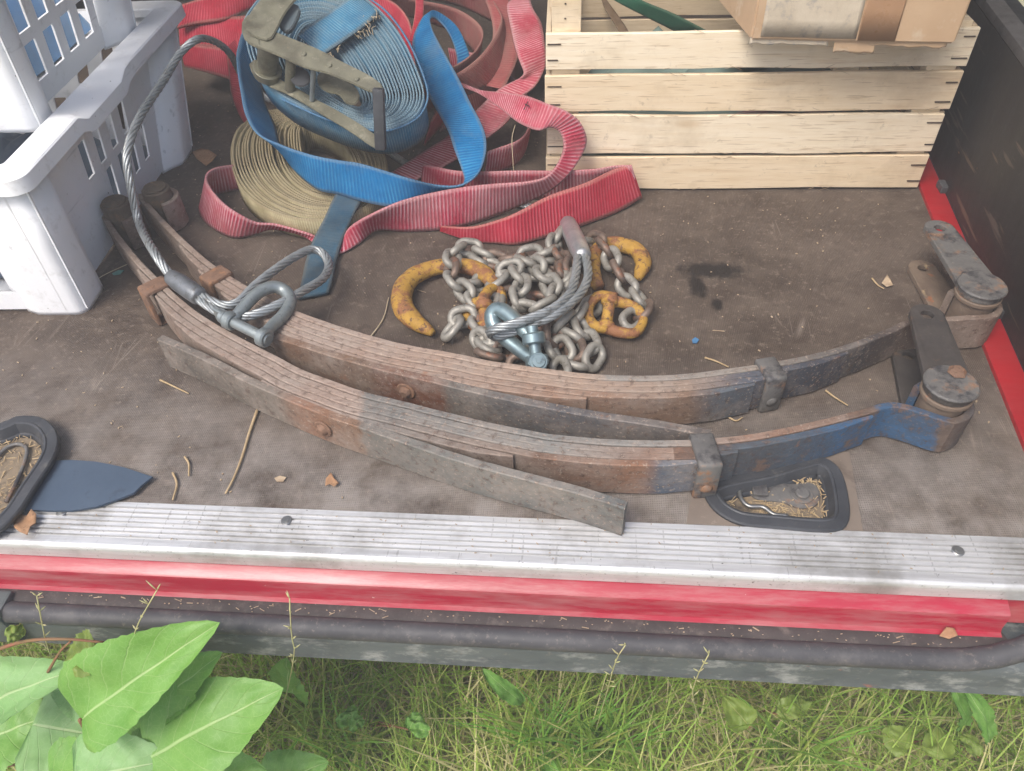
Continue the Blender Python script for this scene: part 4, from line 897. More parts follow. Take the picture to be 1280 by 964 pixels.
# ================================================================== STRAPS
def ribbon(name, rows, mat, parent=None, n=90, m=6, th=0.0028, wav=0.0012, raw=False):
    """strap from rows of edge pairs: (xa,ya,za, xb,yb,zb) in photo pixels and metres of height (raw: world points)"""
    w = [tuple(r) if raw else tuple(P(r[0], r[1], r[2]))+tuple(P(r[3], r[4], r[5])) for r in rows]
    s = crom(w, n); vs_ = []; fs = []; uv = []; L = 0.0; prev = None; sd = random.random()*40
    for r in s:
        a, b = Vector(r[:3]), Vector(r[3:]); c = (a+b)/2
        if prev is not None: L += (c-prev).length
        prev = c; wd_ = (b-a).length
        for j in range(m+1):
            t = j/m; p = a+(b-a)*t
            k = wav*mnoise.noise(Vector((L*14, t*1.5, sd))); p = p+Vector((k, -k, k*0.6))
            if p.z < 0.0022: p.z = 0.0022
            vs_.append(p); uv.append((L, 0.06*t))
    for i in range(n-1):
        for j in range(m): fs.append((i*(m+1)+j, (i+1)*(m+1)+j, (i+1)*(m+1)+j+1, i*(m+1)+j+1))
    o = build(name, vs_, fs, mat, parent, True, uv); solidify(o, th, 0); return o
def coil(name, plane, outer_px, inner_px, turns, width, mat, parent, th=0.0021, start=0.0, wob=0.0012):
    A = crom([tuple(plane(x, y)) for x, y in outer_px], 72, True); B = crom([tuple(plane(x, y)) for x, y in inner_px], 72, True)
    vs_ = []; fs = []; uv = []; N = int(72*turns); L = 0.0; prev = None; dn = -plane.n*width
    for i in range(N+1):
        k = i/N; q = i % 72; tn = i//72
        a, b = Vector(A[q]), Vector(B[q]); f = start+(1-start)*k
        f = f+0.011*mnoise.noise(Vector((q*0.07, tn*3.1, wob*900)))
        p = a+(b-a)*f; lift = plane.n*(wob*2.2*mnoise.noise(Vector((q*0.05, tn*1.7, 9)))+0.0018*math.sin(tn*2.4))
        if prev is not None: L += (p-prev).length
        prev = p
        for j in range(3):
            vv = p+lift+dn*j/2
            if vv.z < 0.002: vv.z = 0.002
            vs_.append(vv); uv.append((L, 0.06*j/2))
    for i in range(N):
        for j in range(2): fs.append((i*3+j, (i+1)*3+j, (i+1)*3+j+1, i*3+j+1))
    o = build(name, vs_, fs, mat, parent, True, uv); solidify(o, th, 0); return o

# --- khaki coil, lowest
pk = Plane(352, 262, 0.040, (0.03, -math.sin(R_(4)), math.cos(R_(4))))
kh = empty('khaki_strap', P(385, 230, 0), 'khaki webbing strap rolled into a coil under the blue strap', 'strap')
coil('webbing_coil', pk, [(300, 158), (289, 180), (289, 205), (299, 230), (320, 252), (350, 268), (385, 277), (425, 274), (462, 258), (482, 230), (482, 195), (460, 165), (420, 145), (370, 136), (325, 140)],
     [(378, 160), (378, 176), (380, 192), (386, 208), (396, 222), (406, 230), (416, 236), (428, 238), (438, 234), (444, 224), (442, 204), (434, 186), (420, 170), (404, 160), (388, 156)], 25, 0.050, M_KHAKI, kh, 0.0030, wob=0.0032)
# --- big red sling
red = empty('red_lifting_sling', P(600, 250, 0), 'long faded red lifting sling looping round in front of the coiled straps', 'sling')
ribbon('webbing', [  # loop at the left, run under the blue tail, pink front band, loop at the right
    (292, 206, .048, 302, 236, .004), (268, 211, .060, 272, 243, .003), (258, 221, .062, 250, 258, .004), (264, 237, .060, 256, 276, .003), (281, 256, .058, 276, 291, .003),
    (302, 270, .048, 296, 297, .003), (322, 279, .034, 318, 292, .006), (345, 281, .030, 342, 286, .010), (381, 291, .020, 380, 295, .006), (410, 300, .008, 402, 312, .004), (428, 300, .012, 424, 317, .003),
    (437, 284, .030, 446, 306, .003), (467, 267, .052, 470, 288, .004), (504, 251, .062, 506, 289, .003), (547, 240, .065, 550, 287, .003), (589, 233, .066, 589, 280, .003), (626, 230, .066, 626, 267, .006),
    (657, 228, .066, 660, 252, .018), (681, 222, .068, 690, 236, .040), (696, 206, .078, 716, 212, .066), (704, 185, .100, 733, 180, .100), (700, 166, .120, 727, 155, .132), (688, 159, .130, 708, 139, .152), (672, 163, .128, 684, 130, .156),
    (648, 153, .122, 660, 121, .148), (624, 135, .116, 630, 116, .134), (600, 118, .108, 602, 113, .114), (575, 108, .092, 577, 104, .096)], M_RED, red, 260, 8, 0.0036)
ribbon('webbing', [(551, 283, .012, 551, 289, .003), (589, 284, .028, 589, 301, .003), (620, 276, .038, 622, 304, .003), (646, 266, .050, 647, 305, .003), (686, 245, .060, 690, 294, .003), (734, 228, .062, 738, 278, .003), (767, 212, .062, 773, 264, .003), (788, 206, .062, 802, 247, .006)], M_RED2, red, 90, 8, 0.004)['label'] = 'brighter red folded end of the sling beside the wooden crate'
ribbon('webbing', [(790, 207, .064, 800, 244, .010), (768, 208, .062, 776, 236, .004), (743, 212, .062, 745, 245, .003), (695, 214, .062, 695, 248, .003), (648, 214, .062, 648, 248, .003), (605, 215, .062, 603, 248, .003), (570, 214, .060, 568, 246, .003), (530, 205, .05, 526, 236, .003)], M_RED, red, 80, 6, 0.003)
ribbon('webbing', [(640, 0, .16, 662, -2, .16), (634, 10, .155, 667, 12, .155), (641, 46, .135, 677, 32, .135), (648, 72, .120, 681, 60, .120), (655, 92, .105, 682, 80, .100), (646, 100, .092, 670, 106, .088), (623, 113, .080, 650, 124, .072), (594, 140, .062, 634, 152, .052), (562, 169, .045, 604, 176, .038), (530, 190, .032, 564, 203, .026), (498, 211, .022, 524, 223, .018), (470, 228, .014, 490, 244, .010)], M_RED, red, 150, 7, 0.0034)
# stencilled marks on the strap
mk = []
for k, (x0, y0, x1, y1) in enumerate(((655, 137, 660, 127), (656, 130, 662, 133), (663, 134, 666, 125), (665, 129, 671, 132), (671, 133, 674, 124), (669, 126, 676, 128), (677, 132, 678, 123))):
    a, b = P(x0, y0, .1425), P(x1, y1, .1485); mk.append(tube([a, (a+b)/2, b], 0.0008, 5))
build('stencil_mark', *join(mk), M_INK, red)
# --- dull red sling heap behind
mar = empty('dull_red_sling', P(590, 60, 0), 'dirt-browned red sling looped behind the blue strap', 'sling')
pm = Plane(590, 70, 0.085, (0.0, -math.sin(R_(22)), math.cos(R_(22))))
ribbon('webbing', [(470, -14, .12, 470, 8, .06), (520, 0, .12, 522, 24, .06), (560, 8, .12, 562, 38, .06), (590, 22, .12, 588, 60, .06), (603, 40, .12, 598, 82, .06), (596, 62, .118, 590, 96, .06), (570, 82, .112, 566, 112, .055), (540, 92, .1, 536, 124, .045)], M_MAROON, mar, 90, 6)
ribbon('webbing', [(500, -30, .13, 500, -4, .08), (560, -22, .14, 562, 4, .085), (605, -8, .14, 606, 22, .088), (624, 14, .14, 632, 40, .086), (624, 34, .138, 641, 62, .084), (604, 66, .13, 630, 88, .08), (574, 91, .118, 600, 112, .072), (545, 102, .1, 566, 124, .056), (515, 118, .08, 536, 140, .04)], M_MAROON, mar, 100, 7)
ribbon('webbing', [(540, -40, .1, 545, -10, .04), (600, -36, .1, 604, -6, .04), (645, -20, .1, 650, 14, .04), (660, 10, .1, 666, 52, .03), (640, 60, .09, 648, 100, .02), (590, 100, .07, 600, 140, .01), (540, 130, .05, 550, 165, .006)], M_MAROON, mar, 90, 6)
ribbon('webbing', [(560, 60, .06, 566, 96, .004), (600, 70, .062, 606, 106, .004), (640, 96, .062, 640, 132, .004), (664, 130, .060, 660, 164, .003), (655, 170, .055, 648, 202, .003), (610, 190, .05, 606, 222, .003)], M_RED, mar, 70, 6)
ribbon('webbing', [(470, 10, .10, 470, 44, .04), (510, 30, .10, 512, 66, .04), (545, 62, .095, 548, 100, .035), (560, 110, .085, 556, 146, .025), (540, 150, .07, 530, 182, .015)], M_RED2, mar, 70, 6)
ribbon('webbing', [(590, -30, .15, 610, -34, .15), (606, 0, .14, 634, -4, .14), (616, 36, .122, 650, 30, .122), (610, 70, .10, 648, 70, .10), (590, 104, .075, 630, 112, .075)], M_MAROON, mar, 70, 6)
# --- red bundle at the left, behind the ratchet
rb = empty('folded_red_sling', P(270, 70, 0), 'deep red sling folded flat between white crate and ratchet', 'sling')
ribbon('webbing', [(228, 6, .150, 222, 36, .118), (250, 0, .152, 246, 30, .120), (282, -6, .155, 284, 24, .122), (322, -16, .158, 322, 8, .125), (370, -26, .155, 370, -2, .125)], M_RED2, rb, 60, 6, .006)
ribbon('webbing', [(224, 30, .118, 226, 58, .084), (250, 26, .120, 250, 58, .086), (276, 22, .122, 282, 62, .086), (297, 22, .122, 303, 70, .086), (320, 20, .12, 326, 80, .08)], M_RED2, rb, 60, 6, .006)
ribbon('webbing', [(226, 56, .086, 232, 84, .050), (252, 58, .086, 256, 90, .050), (282, 62, .086, 286, 99, .048), (312, 70, .086, 314, 108, .046)], M_RED2, rb, 60, 6, .006)
ribbon('webbing', [(283, 60, .1, 300, 44, .1), (285, 84, .085, 305, 74, .085), (288, 104, .066, 306, 106, .07), (290, 118, .05, 308, 130, .05), (297, 138, .03, 318, 156, .03), (310, 160, .012, 334, 172, .012)], M_RED2, rb, 70, 6, .004)
ribbon('webbing', [(455, -10, .15, 450, 12, .12), (490, 2, .15, 486, 24, .12), (508, 20, .145, 500, 44, .115), (516, 44, .13, 505, 66, .10), (520, 80, .1, 508, 100, .07)], M_RED2, rb, 60, 6, .004)
ribbon('webbing', [(519, -12, .17, 529, -12, .17), (519, 12, .165, 530, 10, .165), (516, 34, .155, 527, 34, .155), (510, 52, .14, 522, 54, .14)], M_RED2, rb, 40, 4, .003)
# --- blue ratchet strap
blu = empty('blue_ratchet_strap', P(430, 170, 0), 'blue ratchet strap coiled up with its dirty metal ratchet on top', 'ratchet strap')
pb_ = Plane(490, 160, 0.150, (0.04, -math.sin(R_(24)), math.cos(R_(24))))
coil('webbing_coil', pb_, [(303, 40), (312, 12), (340, -18), (390, -30), (440, -14), (476, 14), (503, 48), (522, 88), (531, 118), (524, 140), (506, 153), (480, 160), (445, 156), (400, 142), (352, 120), (316, 86)],
     [(404, 76), (402, 70), (402, 62), (408, 56), (416, 60), (424, 68), (432, 80), (440, 96), (448, 112), (452, 122), (452, 130), (446, 134), (436, 130), (426, 118), (416, 102), (408, 88)], 21, 0.060, M_BLUEC, blu, 0.0023, wob=0.0015)
outer_blue = ribbon('webbing', [tuple(pb_(x, y, .002))+tuple(pb_(x, y, -.064)) for x, y in ((442, -14), (480, 12), (507, 46), (526, 86), (535, 118), (527, 142), (508, 156), (481, 164), (445, 160), (400, 146), (352, 124))], M_BLUE, blu, 110, 6, .0024, raw=True)
ribbon('webbing', [  # loose turn: down the left, across the front, up into the loop
    (335, 8, .168, 348, 30, .11), (308, 32, .168, 336, 62, .115), (297, 62, .160, 330, 92, .104), (297, 84, .152, 328, 112, .094), (301, 112, .140, 333, 134, .086), (307, 142, .126, 344, 158, .076), (322, 167, .122, 350, 182, .078), (352, 182, .118, 366, 210, .068),
    (390, 194, .114, 396, 236, .062), (420, 200, .112, 424, 243, .058), (448, 204, .108, 454, 252, .054), (476, 212, .102, 486, 258, .050), (514, 224, .090, 520, 258, .042), (547, 232, .070, 553, 250, .030), (574, 232, .066, 573, 238, .050), (594, 221, .072, 581, 226, .062),
    (604, 205, .082, 577, 211, .074), (608, 184, .094, 568, 188, .086), (604, 160, .106, 557, 158, .098), (587, 126, .124, 532, 112, .114), (570, 92, .142, 519, 76, .130), (552, 60, .158, 516, 52, .146), (541, 38, .168, 524, 30, .162), (538, 24, .170, 533, 18, .172),
    (546, 24, .160, 545, 14, .164), (560, 40, .142, 570, 32, .146), (570, 66, .115, 584, 60, .118), (572, 90, .09, 590, 84, .09)], M_BLUE, blu, 240, 8, 0.0028)
ribbon('webbing', [(458, 240, .052, 424, 236, .056), (452, 252, .050, 418, 248, .054), (445, 264, .046, 410, 264, .050), (431, 294, .018, 393, 297, .020), (421, 325, .0065, 383, 327, .0065), (415, 352, .0062, 377, 356, .0062), (411, 366, .006, 372, 374, .006)], M_BLUET, blu, 60, 8, 0.006)['label'] = 'flat dirty blue end of the strap lying on the floor'
tab = ribbon('strap_tab', [tuple(pb_(x0, y0, l0))+tuple(pb_(x1, y1, l1)) for x0, y0, l0, x1, y1, l1 in ((372, 44, .022, 402, 70, .016), (388, 32, .026, 420, 58, .018), (412, 16, .026, 446, 40, .018), (432, 2, .022, 466, 24, .014), (446, -6, .012, 474, 16, .006))], M_BLUEC, blu, 50, 6, .004, raw=True)
tab['label'] = 'pale blue frayed strap end folded over the coil'
# frayed threads
fr = []
for (x, y) in ((456, 30), (462, 42), (452, 48), (470, 26), (410, 72), (425, 62)):
    for k in range(5):
        a = pb_(x+random.uniform(-5, 5), y+random.uniform(-4, 4), .012); q = a+Vector((random.uniform(-.014, .014), random.uniform(-.014, .014), random.uniform(.002, .012)))
        fr.append(tube([a, (a+q)/2+Vector((random.uniform(-.004, .004), 0, .004)), q], 0.0005, 4))
build('frayed_thread', *join(fr), M_THREAD, blu)
# ratchet: two side plates, spool, bars and grip
rat = empty('ratchet', pb_(385, 95)-blu.location); rat.parent = blu
def plate_px(name, px, lift, h, mat):
    pts = [pb_(x, y, lift) for x, y in px]; n = len(pts); up = pb_.n*h
    bm = bmesh.new(); f = bm.faces.new([bm.verts.new(p) for p in pts]); r = bmesh.ops.extrude_face_region(bm, geom=[f])
    for g_ in r['geom']:
        if isinstance(g_, bmesh.types.BMVert): g_.co += up
    bmesh.ops.recalc_face_normals(bm, faces=bm.faces)
    bmesh.ops.bevel(bm, geom=[e for e in bm.edges if e.calc_face_angle(0) > 1.0], offset=0.0012, segments=2, affect='EDGES')
    return auto_smooth(bm_obj(name, bm, mat, rat), 40)
def smooth_px(px, n=40): return crom(px, n, True)
up_px = smooth_px([(303, 40), (304, 28), (313, 20), (325, 24), (338, 38), (360, 48), (395, 62), (430, 80), (460, 95), (478, 108), (479, 117), (464, 117), (440, 106), (410, 94), (380, 86), (345, 70), (318, 60), (307, 52)])
UP, LOW = 0.072, 0.008
plate_px('side_plate', up_px, UP, 0.004, M_RATCH)
lo_px = smooth_px([(312, 82), (318, 96), (334, 108), (365, 122), (400, 143), (438, 166), (464, 184), (477, 189), (480, 180), (458, 162), (424, 141), (396, 126), (368, 110), (346, 98), (332, 84), (320, 76)])
plate_px('side_plate', lo_px, LOW, 0.004, M_RATCH)
def between(name, x0, y0, x1, y1, r, mat, seg=16, a0=0.0, a1=1.0):
    p, q = pb_(x0, y0, UP), pb_(x1, y1, LOW+0.004); p, q = p+(q-p)*a0, p+(q-p)*a1
    return auto_smooth(build(name, *cyl(p, q-p, r, (q-p).length, seg, 0.0008), mat, rat))
between('spool', 336, 54, 334, 94, 0.0155, M_RATCH, 24); between('spool_flange', 336, 54, 334, 94, 0.021, M_RATCH, 18, 0.78, 0.98)
between('cross_bar', 364, 66, 362, 112, 0.0075, M_RATCH); between('cross_bar', 392, 78, 390, 126, 0.0038, M_GALV)
plate_px('pawl_plate', smooth_px([(400, 92), (424, 98), (444, 110), (450, 122), (444, 132), (432, 130), (424, 120), (408, 116), (398, 106)], 24), 0.030, 0.003, M_RATCH)
plate_px('pawl_plate', smooth_px([(366, 84), (384, 90), (388, 104), (376, 110), (364, 102)], 18), 0.034, 0.003, M_GRIP)
p, q = pb_(473, 110, UP+0.005), pb_(476, 187, LOW-0.002); dz = (p-q).normalized(); e1 = Vector((1, 0, 0)); e1 = (e1-dz*e1.dot(dz)).normalized(); e2 = dz.cross(e1)
auto_smooth(build('handle_grip', *boxvf((p+q)/2, e1, e2, dz, 0.0078, 0.007, (p-q).length/2, 0.0028), M_GRIP, rat))
c = pb_(330, 42, UP+0.0042); auto_smooth(build('axle_head', *cyl(c, pb_.n, 0.009, 0.004, 16, 0.001), M_RATCH, rat))
for (x, y) in ((380, 68), (412, 82), (446, 99)):
    c = pb_(x, y, UP+0.0042); auto_smooth(build('rivet', *cyl(c, pb_.n, 0.0038, 0.002, 12, 0.0008), M_RATCH, rat))
fpx = smooth_px([(312, 44), (308, 32), (316, 14), (336, -8), (358, -24), (378, -26), (384, -14), (370, 2), (356, 20), (346, 40), (336, 52)], 30)
plate_px('pawl_frame', fpx, UP+0.0045, 0.0035, M_RATCH)
plate_px('pawl', smooth_px([(350, 36), (352, 22), (364, 10), (376, 14), (372, 30), (362, 44)], 20), UP-0.012, 0.008, M_BLUET)
# --- straps in the wooden crate
ribbon('green_strap', [(744, -16, .30, 782, -20, .30), (766, 0, .285, 801, 0, .285), (806, 20, .262, 846, 20, .262), (846, 40, .235, 884, 40, .235), (890, 66, .19, 924, 64, .19), (930, 90, .12, 960, 86, .12)], M_GREEN, None, 60, 6, .003)
tag(bpy.data.objects['green_strap'], 'flat dark green strap slanting down inside the wooden crate', 'strap')
o = ribbon('brown_strap', [(752, 0, .17, 758, 0, .17), (757, 12, .165, 765, 10, .165), (766, 26, .155, 775, 24, .155), (774, 40, .145, 784, 38, .145), (784, 60, .13, 794, 58, .13)], M_BROWNS, None, 40, 4, .002)
tag(o, 'narrow brown strap curving down inside the wooden crate', 'strap')

# ================================================================== WIRE ROPE SLING
def PX(px, py, xw):
    w = ray(px, py); t = xw/w.x; return Vector((xw, w.y*t, CAMH+w.z*t))
def rope_vf(pts, R, strands=6, pitch=0.085, step=0.006, seg=6):
    L = sum((Vector(a)-Vector(b)).length for a, b in zip(pts, pts[1:])); n = max(8, int(L/step)); pts = crom(pts, n)
    pts, T, N, B = frames(pts); parts = []; s = [0.0]
    for a, b in zip(pts, pts[1:]): s.append(s[-1]+(b-a).length)
    r = R*0.40; off = R*0.62
    for k in range(strands):
        line = [p+(N[i]*math.cos(2*math.pi*(k/strands+s[i]/pitch))+B[i]*math.sin(2*math.pi*(k/strands+s[i]/pitch)))*off for i, p in enumerate(pts)]
        parts.append(tube(line, r, seg))
    parts.append(tube(pts, R*0.5, 6))
    return join(parts)
rope = empty('wire_rope_sling', P(230, 365, 0), 'twisted steel wire rope sling with an eye at each end, draped past the white crates', 'wire rope')
RR = 0.0062
v, f = rope_vf([P(*q) for q in ((250, 370, .067), (236, 362, .067), (213, 344, .072), (192, 314, .088))]+[PX(*q) for q in ((174, 279, -.632), (163, 231, -.634), (159, 192, -.636), (174, 148, -.638), (205, 100, -.640), (226, 66, -.632), (248, 49, -.612))]+[P(*q) for q in ((270, 53, .185), (288, 68, .150), (304, 96, .090), (340, 126, .050), (400, 140, .02), (470, 180, .012), (520, 212, .0095), (550, 226, .0095), (582, 236, .0090), (620, 246, .0085), (660, 258, .0085), (695, 270, .010), (712, 286, .022), (722, 305, .036))], RR)
build('rope', v, f, M_ROPE, rope, True)
v, f = rope_vf([P(*q) for q in ((246, 366, .068), (265, 377, .066), (282, 382, .064), (299, 377, .064), (319, 357, .064), (347, 335, .060), (372, 319, .052), (390, 312, .044), (404, 317, .038), (411, 332, .036), (404, 348, .042), (382, 362, .054), (355, 377, .062), (325, 391, .0635), (298, 397, .0635), (275, 391, .064), (262, 384, .064), (248, 374, .066))], RR)
build('eye', v, f, M_ROPE, rope, True)
a, b = P(212, 345, .072), P(251, 372, .067)
build('ferrule', *tube([a+(b-a)*t for t in (0, .06, .3, .7, .93, 1.0)], [.0078, .0105, .0125, .0130, .0125, .0105], 20), M_FERR, rope, True)
a, b = P(709, 278, .022), P(729, 322, .050)
build('ferrule', *tube([a+(b-a)*t for t in (0, .06, .3, .75, .95, 1.0)], [.0105, .0130, .0140, .0140, .0125, .0105], 20), M_ALUF, rope, True)
v, f = rope_vf([P(*q) for q in ((724, 312, .048), (722, 324, .052), (719, 347, .058), (711, 369, .062), (689, 387, .064), (660, 399, .065), (636, 407, .064), (620, 411, .060), (612, 416, .050), (620, 421, .042), (636, 416, .046), (662, 407, .053), (692, 394, .058), (714, 379, .058), (729, 362, .056), (735, 344, .054), (733, 326, .052), (728, 314, .048))], RR)
build('eye', v, f, M_ROPE, rope, True)

# ================================================================== SHACKLES
sh1 = empty('bow_shackle', P(325, 395, 0.0), 'galvanised bow shackle with screw pin lying on the rope eye over the springs', 'shackle')
bow = crom([P(*q) for q in ((290, 402, .066), (304, 385, .070), (322, 367, .072), (340, 359, .070), (355, 363, .064), (363, 376, .060), (356, 392, .058), (341, 407, .060), (328, 421, .064))], 44)
build('bow', *tube(bow, [0.0072+0.0012*math.sin(math.pi*i/43) for i in range(44)], 14), M_GALV, sh1, True)
p, q = P(288, 401, .066), P(330, 422, .064); ax_ = (q-p).normalized()
for c in (p, q): auto_smooth(build('lug', *cyl(c-ax_*0.0062, ax_, 0.0120, 0.0124, 20, 0.002), M_GALV, sh1))
auto_smooth(build('pin', *join([cyl(p-ax_*0.014, ax_, 0.0068, (q-p).length+0.022, 18, 0.001), cyl(p-ax_*0.016, ax_, 0.0085, 0.008, 18, 0.001)]), M_GALV, sh1))
pe = p-ax_*0.020; build('pin_eye', *boxvf(pe, ax_, Vector((-ax_.y, ax_.x, 0)), Z, 0.007, 0.0028, 0.009, 0.002), M_GALV, sh1)
sh2 = empty('pin_shackle', P(650, 425, 0.0), 'blue-grey zinc plated shackle with hexagon bolt on the chain heap', 'shackle')
bow = crom([P(*q) for q in ((666, 424, .046), (650, 408, .052), (636, 394, .056), (624, 387, .056), (616, 392, .050), (617, 404, .042), (628, 419, .034), (648, 436, .028), (668, 451, .026))], 44)
build('bow', *tube(bow, [0.0085+0.002*math.sin(math.pi*i/43) for i in range(44)], 14), M_ZINCB, sh2, True)
p, q = P(667, 423, .050), P(671, 451, .030); ax_ = (q-p).normalized()
for c in (p, q): auto_smooth(build('lug', *cyl(c-ax_*0.007, ax_, 0.0145, 0.014, 22, 0.002), M_ZINCB, sh2))
auto_smooth(build('pin', *cyl(p-ax_*0.016, ax_, 0.0075, (q-p).length+0.030, 18, 0.001), M_ZINCB, sh2))
fc = (Vector((0, 0, CAMH))-q); fc = (fc.normalized()+Vector((0.1, 0.25, 0.1))).normalized()
c = P(673, 452, .040)
auto_smooth(build('bolt_head', *join([cyl(c-fc*0.010, fc, 0.0135, 0.008, 6, 0.001), cyl(c-fc*0.002, fc, 0.0115, 0.0025, 24, 0.0008), cyl(c+fc*0.0005, fc, 0.0085, 0.0025, 24, 0.0006), cyl(c+fc*0.003, fc, 0.0032, 0.0012, 14, 0.0003)]), M_ZINCB, sh2))

# ================================================================== CHAIN SLING with hooks
chn = empty('chain_sling', P(670, 380, 0), 'heap of grey steel chain with two chipped yellow hooks', 'chain')
def link_mesh(L, W, r):
    hl_, hr = L/2-W/2, W/2-r; pts = []
    for k in range(9): a = R_(-90+22.5*k); pts.append((hl_+hr*math.cos(a), hr*math.sin(a), 0))
    for k in range(9): a = R_(90+22.5*k); pts.append((-hl_+hr*math.cos(a), hr*math.sin(a), 0))
    v_, f_ = tube(pts, r, 10, True)
    me_ = bpy.data.meshes.new('chain_link'); me_.from_pydata([tuple(x) for x in v_], [], f_)
    for p_ in me_.polygons: p_.use_smooth = True
    return me_
LM = link_mesh(0.0440, 0.0325, 0.0054); LM.materials.append(M_CHAIN); LMD = LM.copy(); LMD.materials.clear(); LMD.materials.append(M_CHAIND)
def lay_chain(px, rusty=0.15, ph=0.0):
    pts = [P(*q) for q in px]; L = sum((a-b).length for a, b in zip(pts, pts[1:])); n = max(2, int(L/0.0245)+1)
    s = [Vector(p_) for p_ in crom(pts, n)]
    for i, p_ in enumerate(s):
        t = (s[min(n-1, i+1)]-s[max(0, i-1)]).normalized(); roll = R_(42 if i % 2 else -46)+ph+random.uniform(-0.3, 0.3)
        y_ = Z.cross(t)
        if y_.length < 0.2: y_ = X
        y_.normalize(); z_ = t.cross(y_); R3 = Matrix((t, y_, z_)).transposed() @ Matrix.Rotation(roll, 3, 'X') @ Matrix.Rotation(random.uniform(-0.12, 0.12), 3, 'Z')
        o_ = bpy.data.objects.new('chain_link', LMD if random.random() < rusty else LM); COL.objects.link(o_); o_.parent = chn
        ext = max((R3 @ v_.co).z*-1 for v_ in LM.vertices)
        q_ = p_-chn.location; q_.z = max(q_.z, ext+0.0015); o_.matrix_local = Matrix.Translation(q_) @ R3.to_4x4()
for args in (([(600, 330, .010), (622, 340, .010), (650, 335, .010), (690, 330, .010), (715, 345, .010), (712, 370, .010), (690, 396, .010), (665, 404, .010), (690, 425, .010), (715, 425, .010), (720, 440, .010)], .5),
             ([(585, 360, .010), (600, 355, .012), (620, 372, .014), (600, 420, .010), (625, 440, .010), (660, 438, .010)], .4),
             ([(628, 362, .010), (650, 352, .010), (675, 350, .010), (696, 362, .010), (690, 384, .010), (662, 380, .010), (640, 372, .010), (622, 390, .010), (640, 415, .010)], .6),
             ([(606, 398, .012), (592, 374, .026), (568, 352, .030), (565, 328, .032), (575, 310, .026), (600, 314, .022), (622, 326, .022), (644, 322, .024), (668, 318, .026), (688, 312, .024), (696, 296, .018)], .1),
             ([(726, 300, .018), (742, 301, .024), (756, 310, .030), (766, 327, .030), (777, 345, .024), (786, 362, .018), (799, 372, .016), (804, 390, .016), (790, 399, .018)], .45),
             ([(622, 350, .030), (640, 336, .036), (652, 352, .040), (648, 374, .038), (660, 390, .034), (682, 378, .038), (698, 366, .036), (684, 352, .040), (676, 336, .038), (658, 326, .032)], .0),
             ([(566, 414, .012), (572, 396, .022), (590, 402, .022), (608, 418, .016), (600, 434, .012), (620, 428, .014)], .0),
             ([(700, 318, .024), (706, 338, .030), (700, 356, .030), (712, 340, .03), (720, 312, .026)], .5),
             ([(740, 384, .016), (724, 392, .020), (728, 412, .020), (737, 430, .018), (744, 446, .014), (726, 456, .012), (708, 446, .014), (700, 428, .018), (688, 414, .026), (704, 402, .028)], .25),
             ([(612, 446, .010), (634, 452, .010), (652, 458, .010)], .5), ([(690, 440, .012), (706, 454, .012), (700, 464, .012)], .2)):
    lay_chain(*args)
def hook(name, px, rad, lab):
    pts = [P(*q) for q in px]; n = 40; full = crom([tuple(p_)+(r_,) for p_, r_ in zip(pts, rad)], n)
    v_, f_ = tube([p_[:3] for p_ in full], [p_[3] for p_ in full], 16, flat=0.85)
    v_ = [x+mnoise.noise_vector(x*60)*0.0008 for x in v_]
    o_ = build(name, v_, f_, M_YEL, chn, True); o_['label'] = lab; return o_
hk = hook('hook', [(541, 417, .012), (534, 412, .013), (519, 402, .0155), (506, 388, .0165), (502, 370, .0165), (508, 354, .0165), (523, 342, .016), (546, 334, .016), (574, 332, .018), (596, 337, .022), (610, 346, .024), (617, 356, .024)], [.0050, .0085, .0130, .0150, .0152, .0145, .0135, .0125, .0125, .0125, .012, .009], 'large yellow chipped hook at the left of the chain heap')
hk2 = hook('hook', [(797, 349, .010), (800, 342, .012), (804, 328, .013), (797, 314, .0135), (781, 307, .0135), (762, 305, .014), (746, 314, .016), (741, 332, .018), (742, 348, .020), (748, 358, .020)], [.0050, .0085, .0120, .0125, .0125, .0120, .0115, .0115, .0115, .009], 'smaller visible yellow hook at the right of the chain heap')
def coupling(c1, c2, pin, lab):
    r_ = empty('coupling_link', P(pin[0][0], pin[0][1], 0)-chn.location); r_.parent = chn; r_['label'] = lab
    for c_ in (c1, c2):
        pts = crom([P(*q) for q in c_], 26); build('half_link', *tube(pts, [0.0088-0.0022*math.sin(math.pi*i/25) for i in range(26)], 12), M_YEL, r_, True)
    a, b = P(*pin[0]), P(*pin[1]); auto_smooth(build('pin', *cyl(a, b-a, 0.0078, (b-a).length, 16, 0.001), M_YEL, r_))
    for t in (0.1, 0.9): auto_smooth(build('boss', *cyl(a+(b-a)*t-(b-a).normalized()*0.006, b-a, 0.0115, 0.012, 18, 0.002), M_YEL, r_))
coupling([(754, 377, .030), (776, 378, .028), (796, 386, .022), (804, 400, .016), (794, 416, .014), (772, 415, .014), (754, 408, .016)], [(770, 374, .030), (750, 370, .030), (738, 380, .024), (736, 396, .018), (744, 408, .016), (760, 410, .016)], ((763, 372, .034), (757, 412, .014)), 'yellow two-part coupling link at the right of the chain heap')
coupling([(612, 384, .032), (596, 378, .030), (584, 390, .020), (590, 406, .016), (606, 412, .016)], [(602, 378, .034), (612, 362, .032), (624, 362, .026), (628, 382, .020), (616, 404, .018)], ((605, 378, .036), (607, 412, .016)), 'yellow two-part coupling link half hidden under the chain')

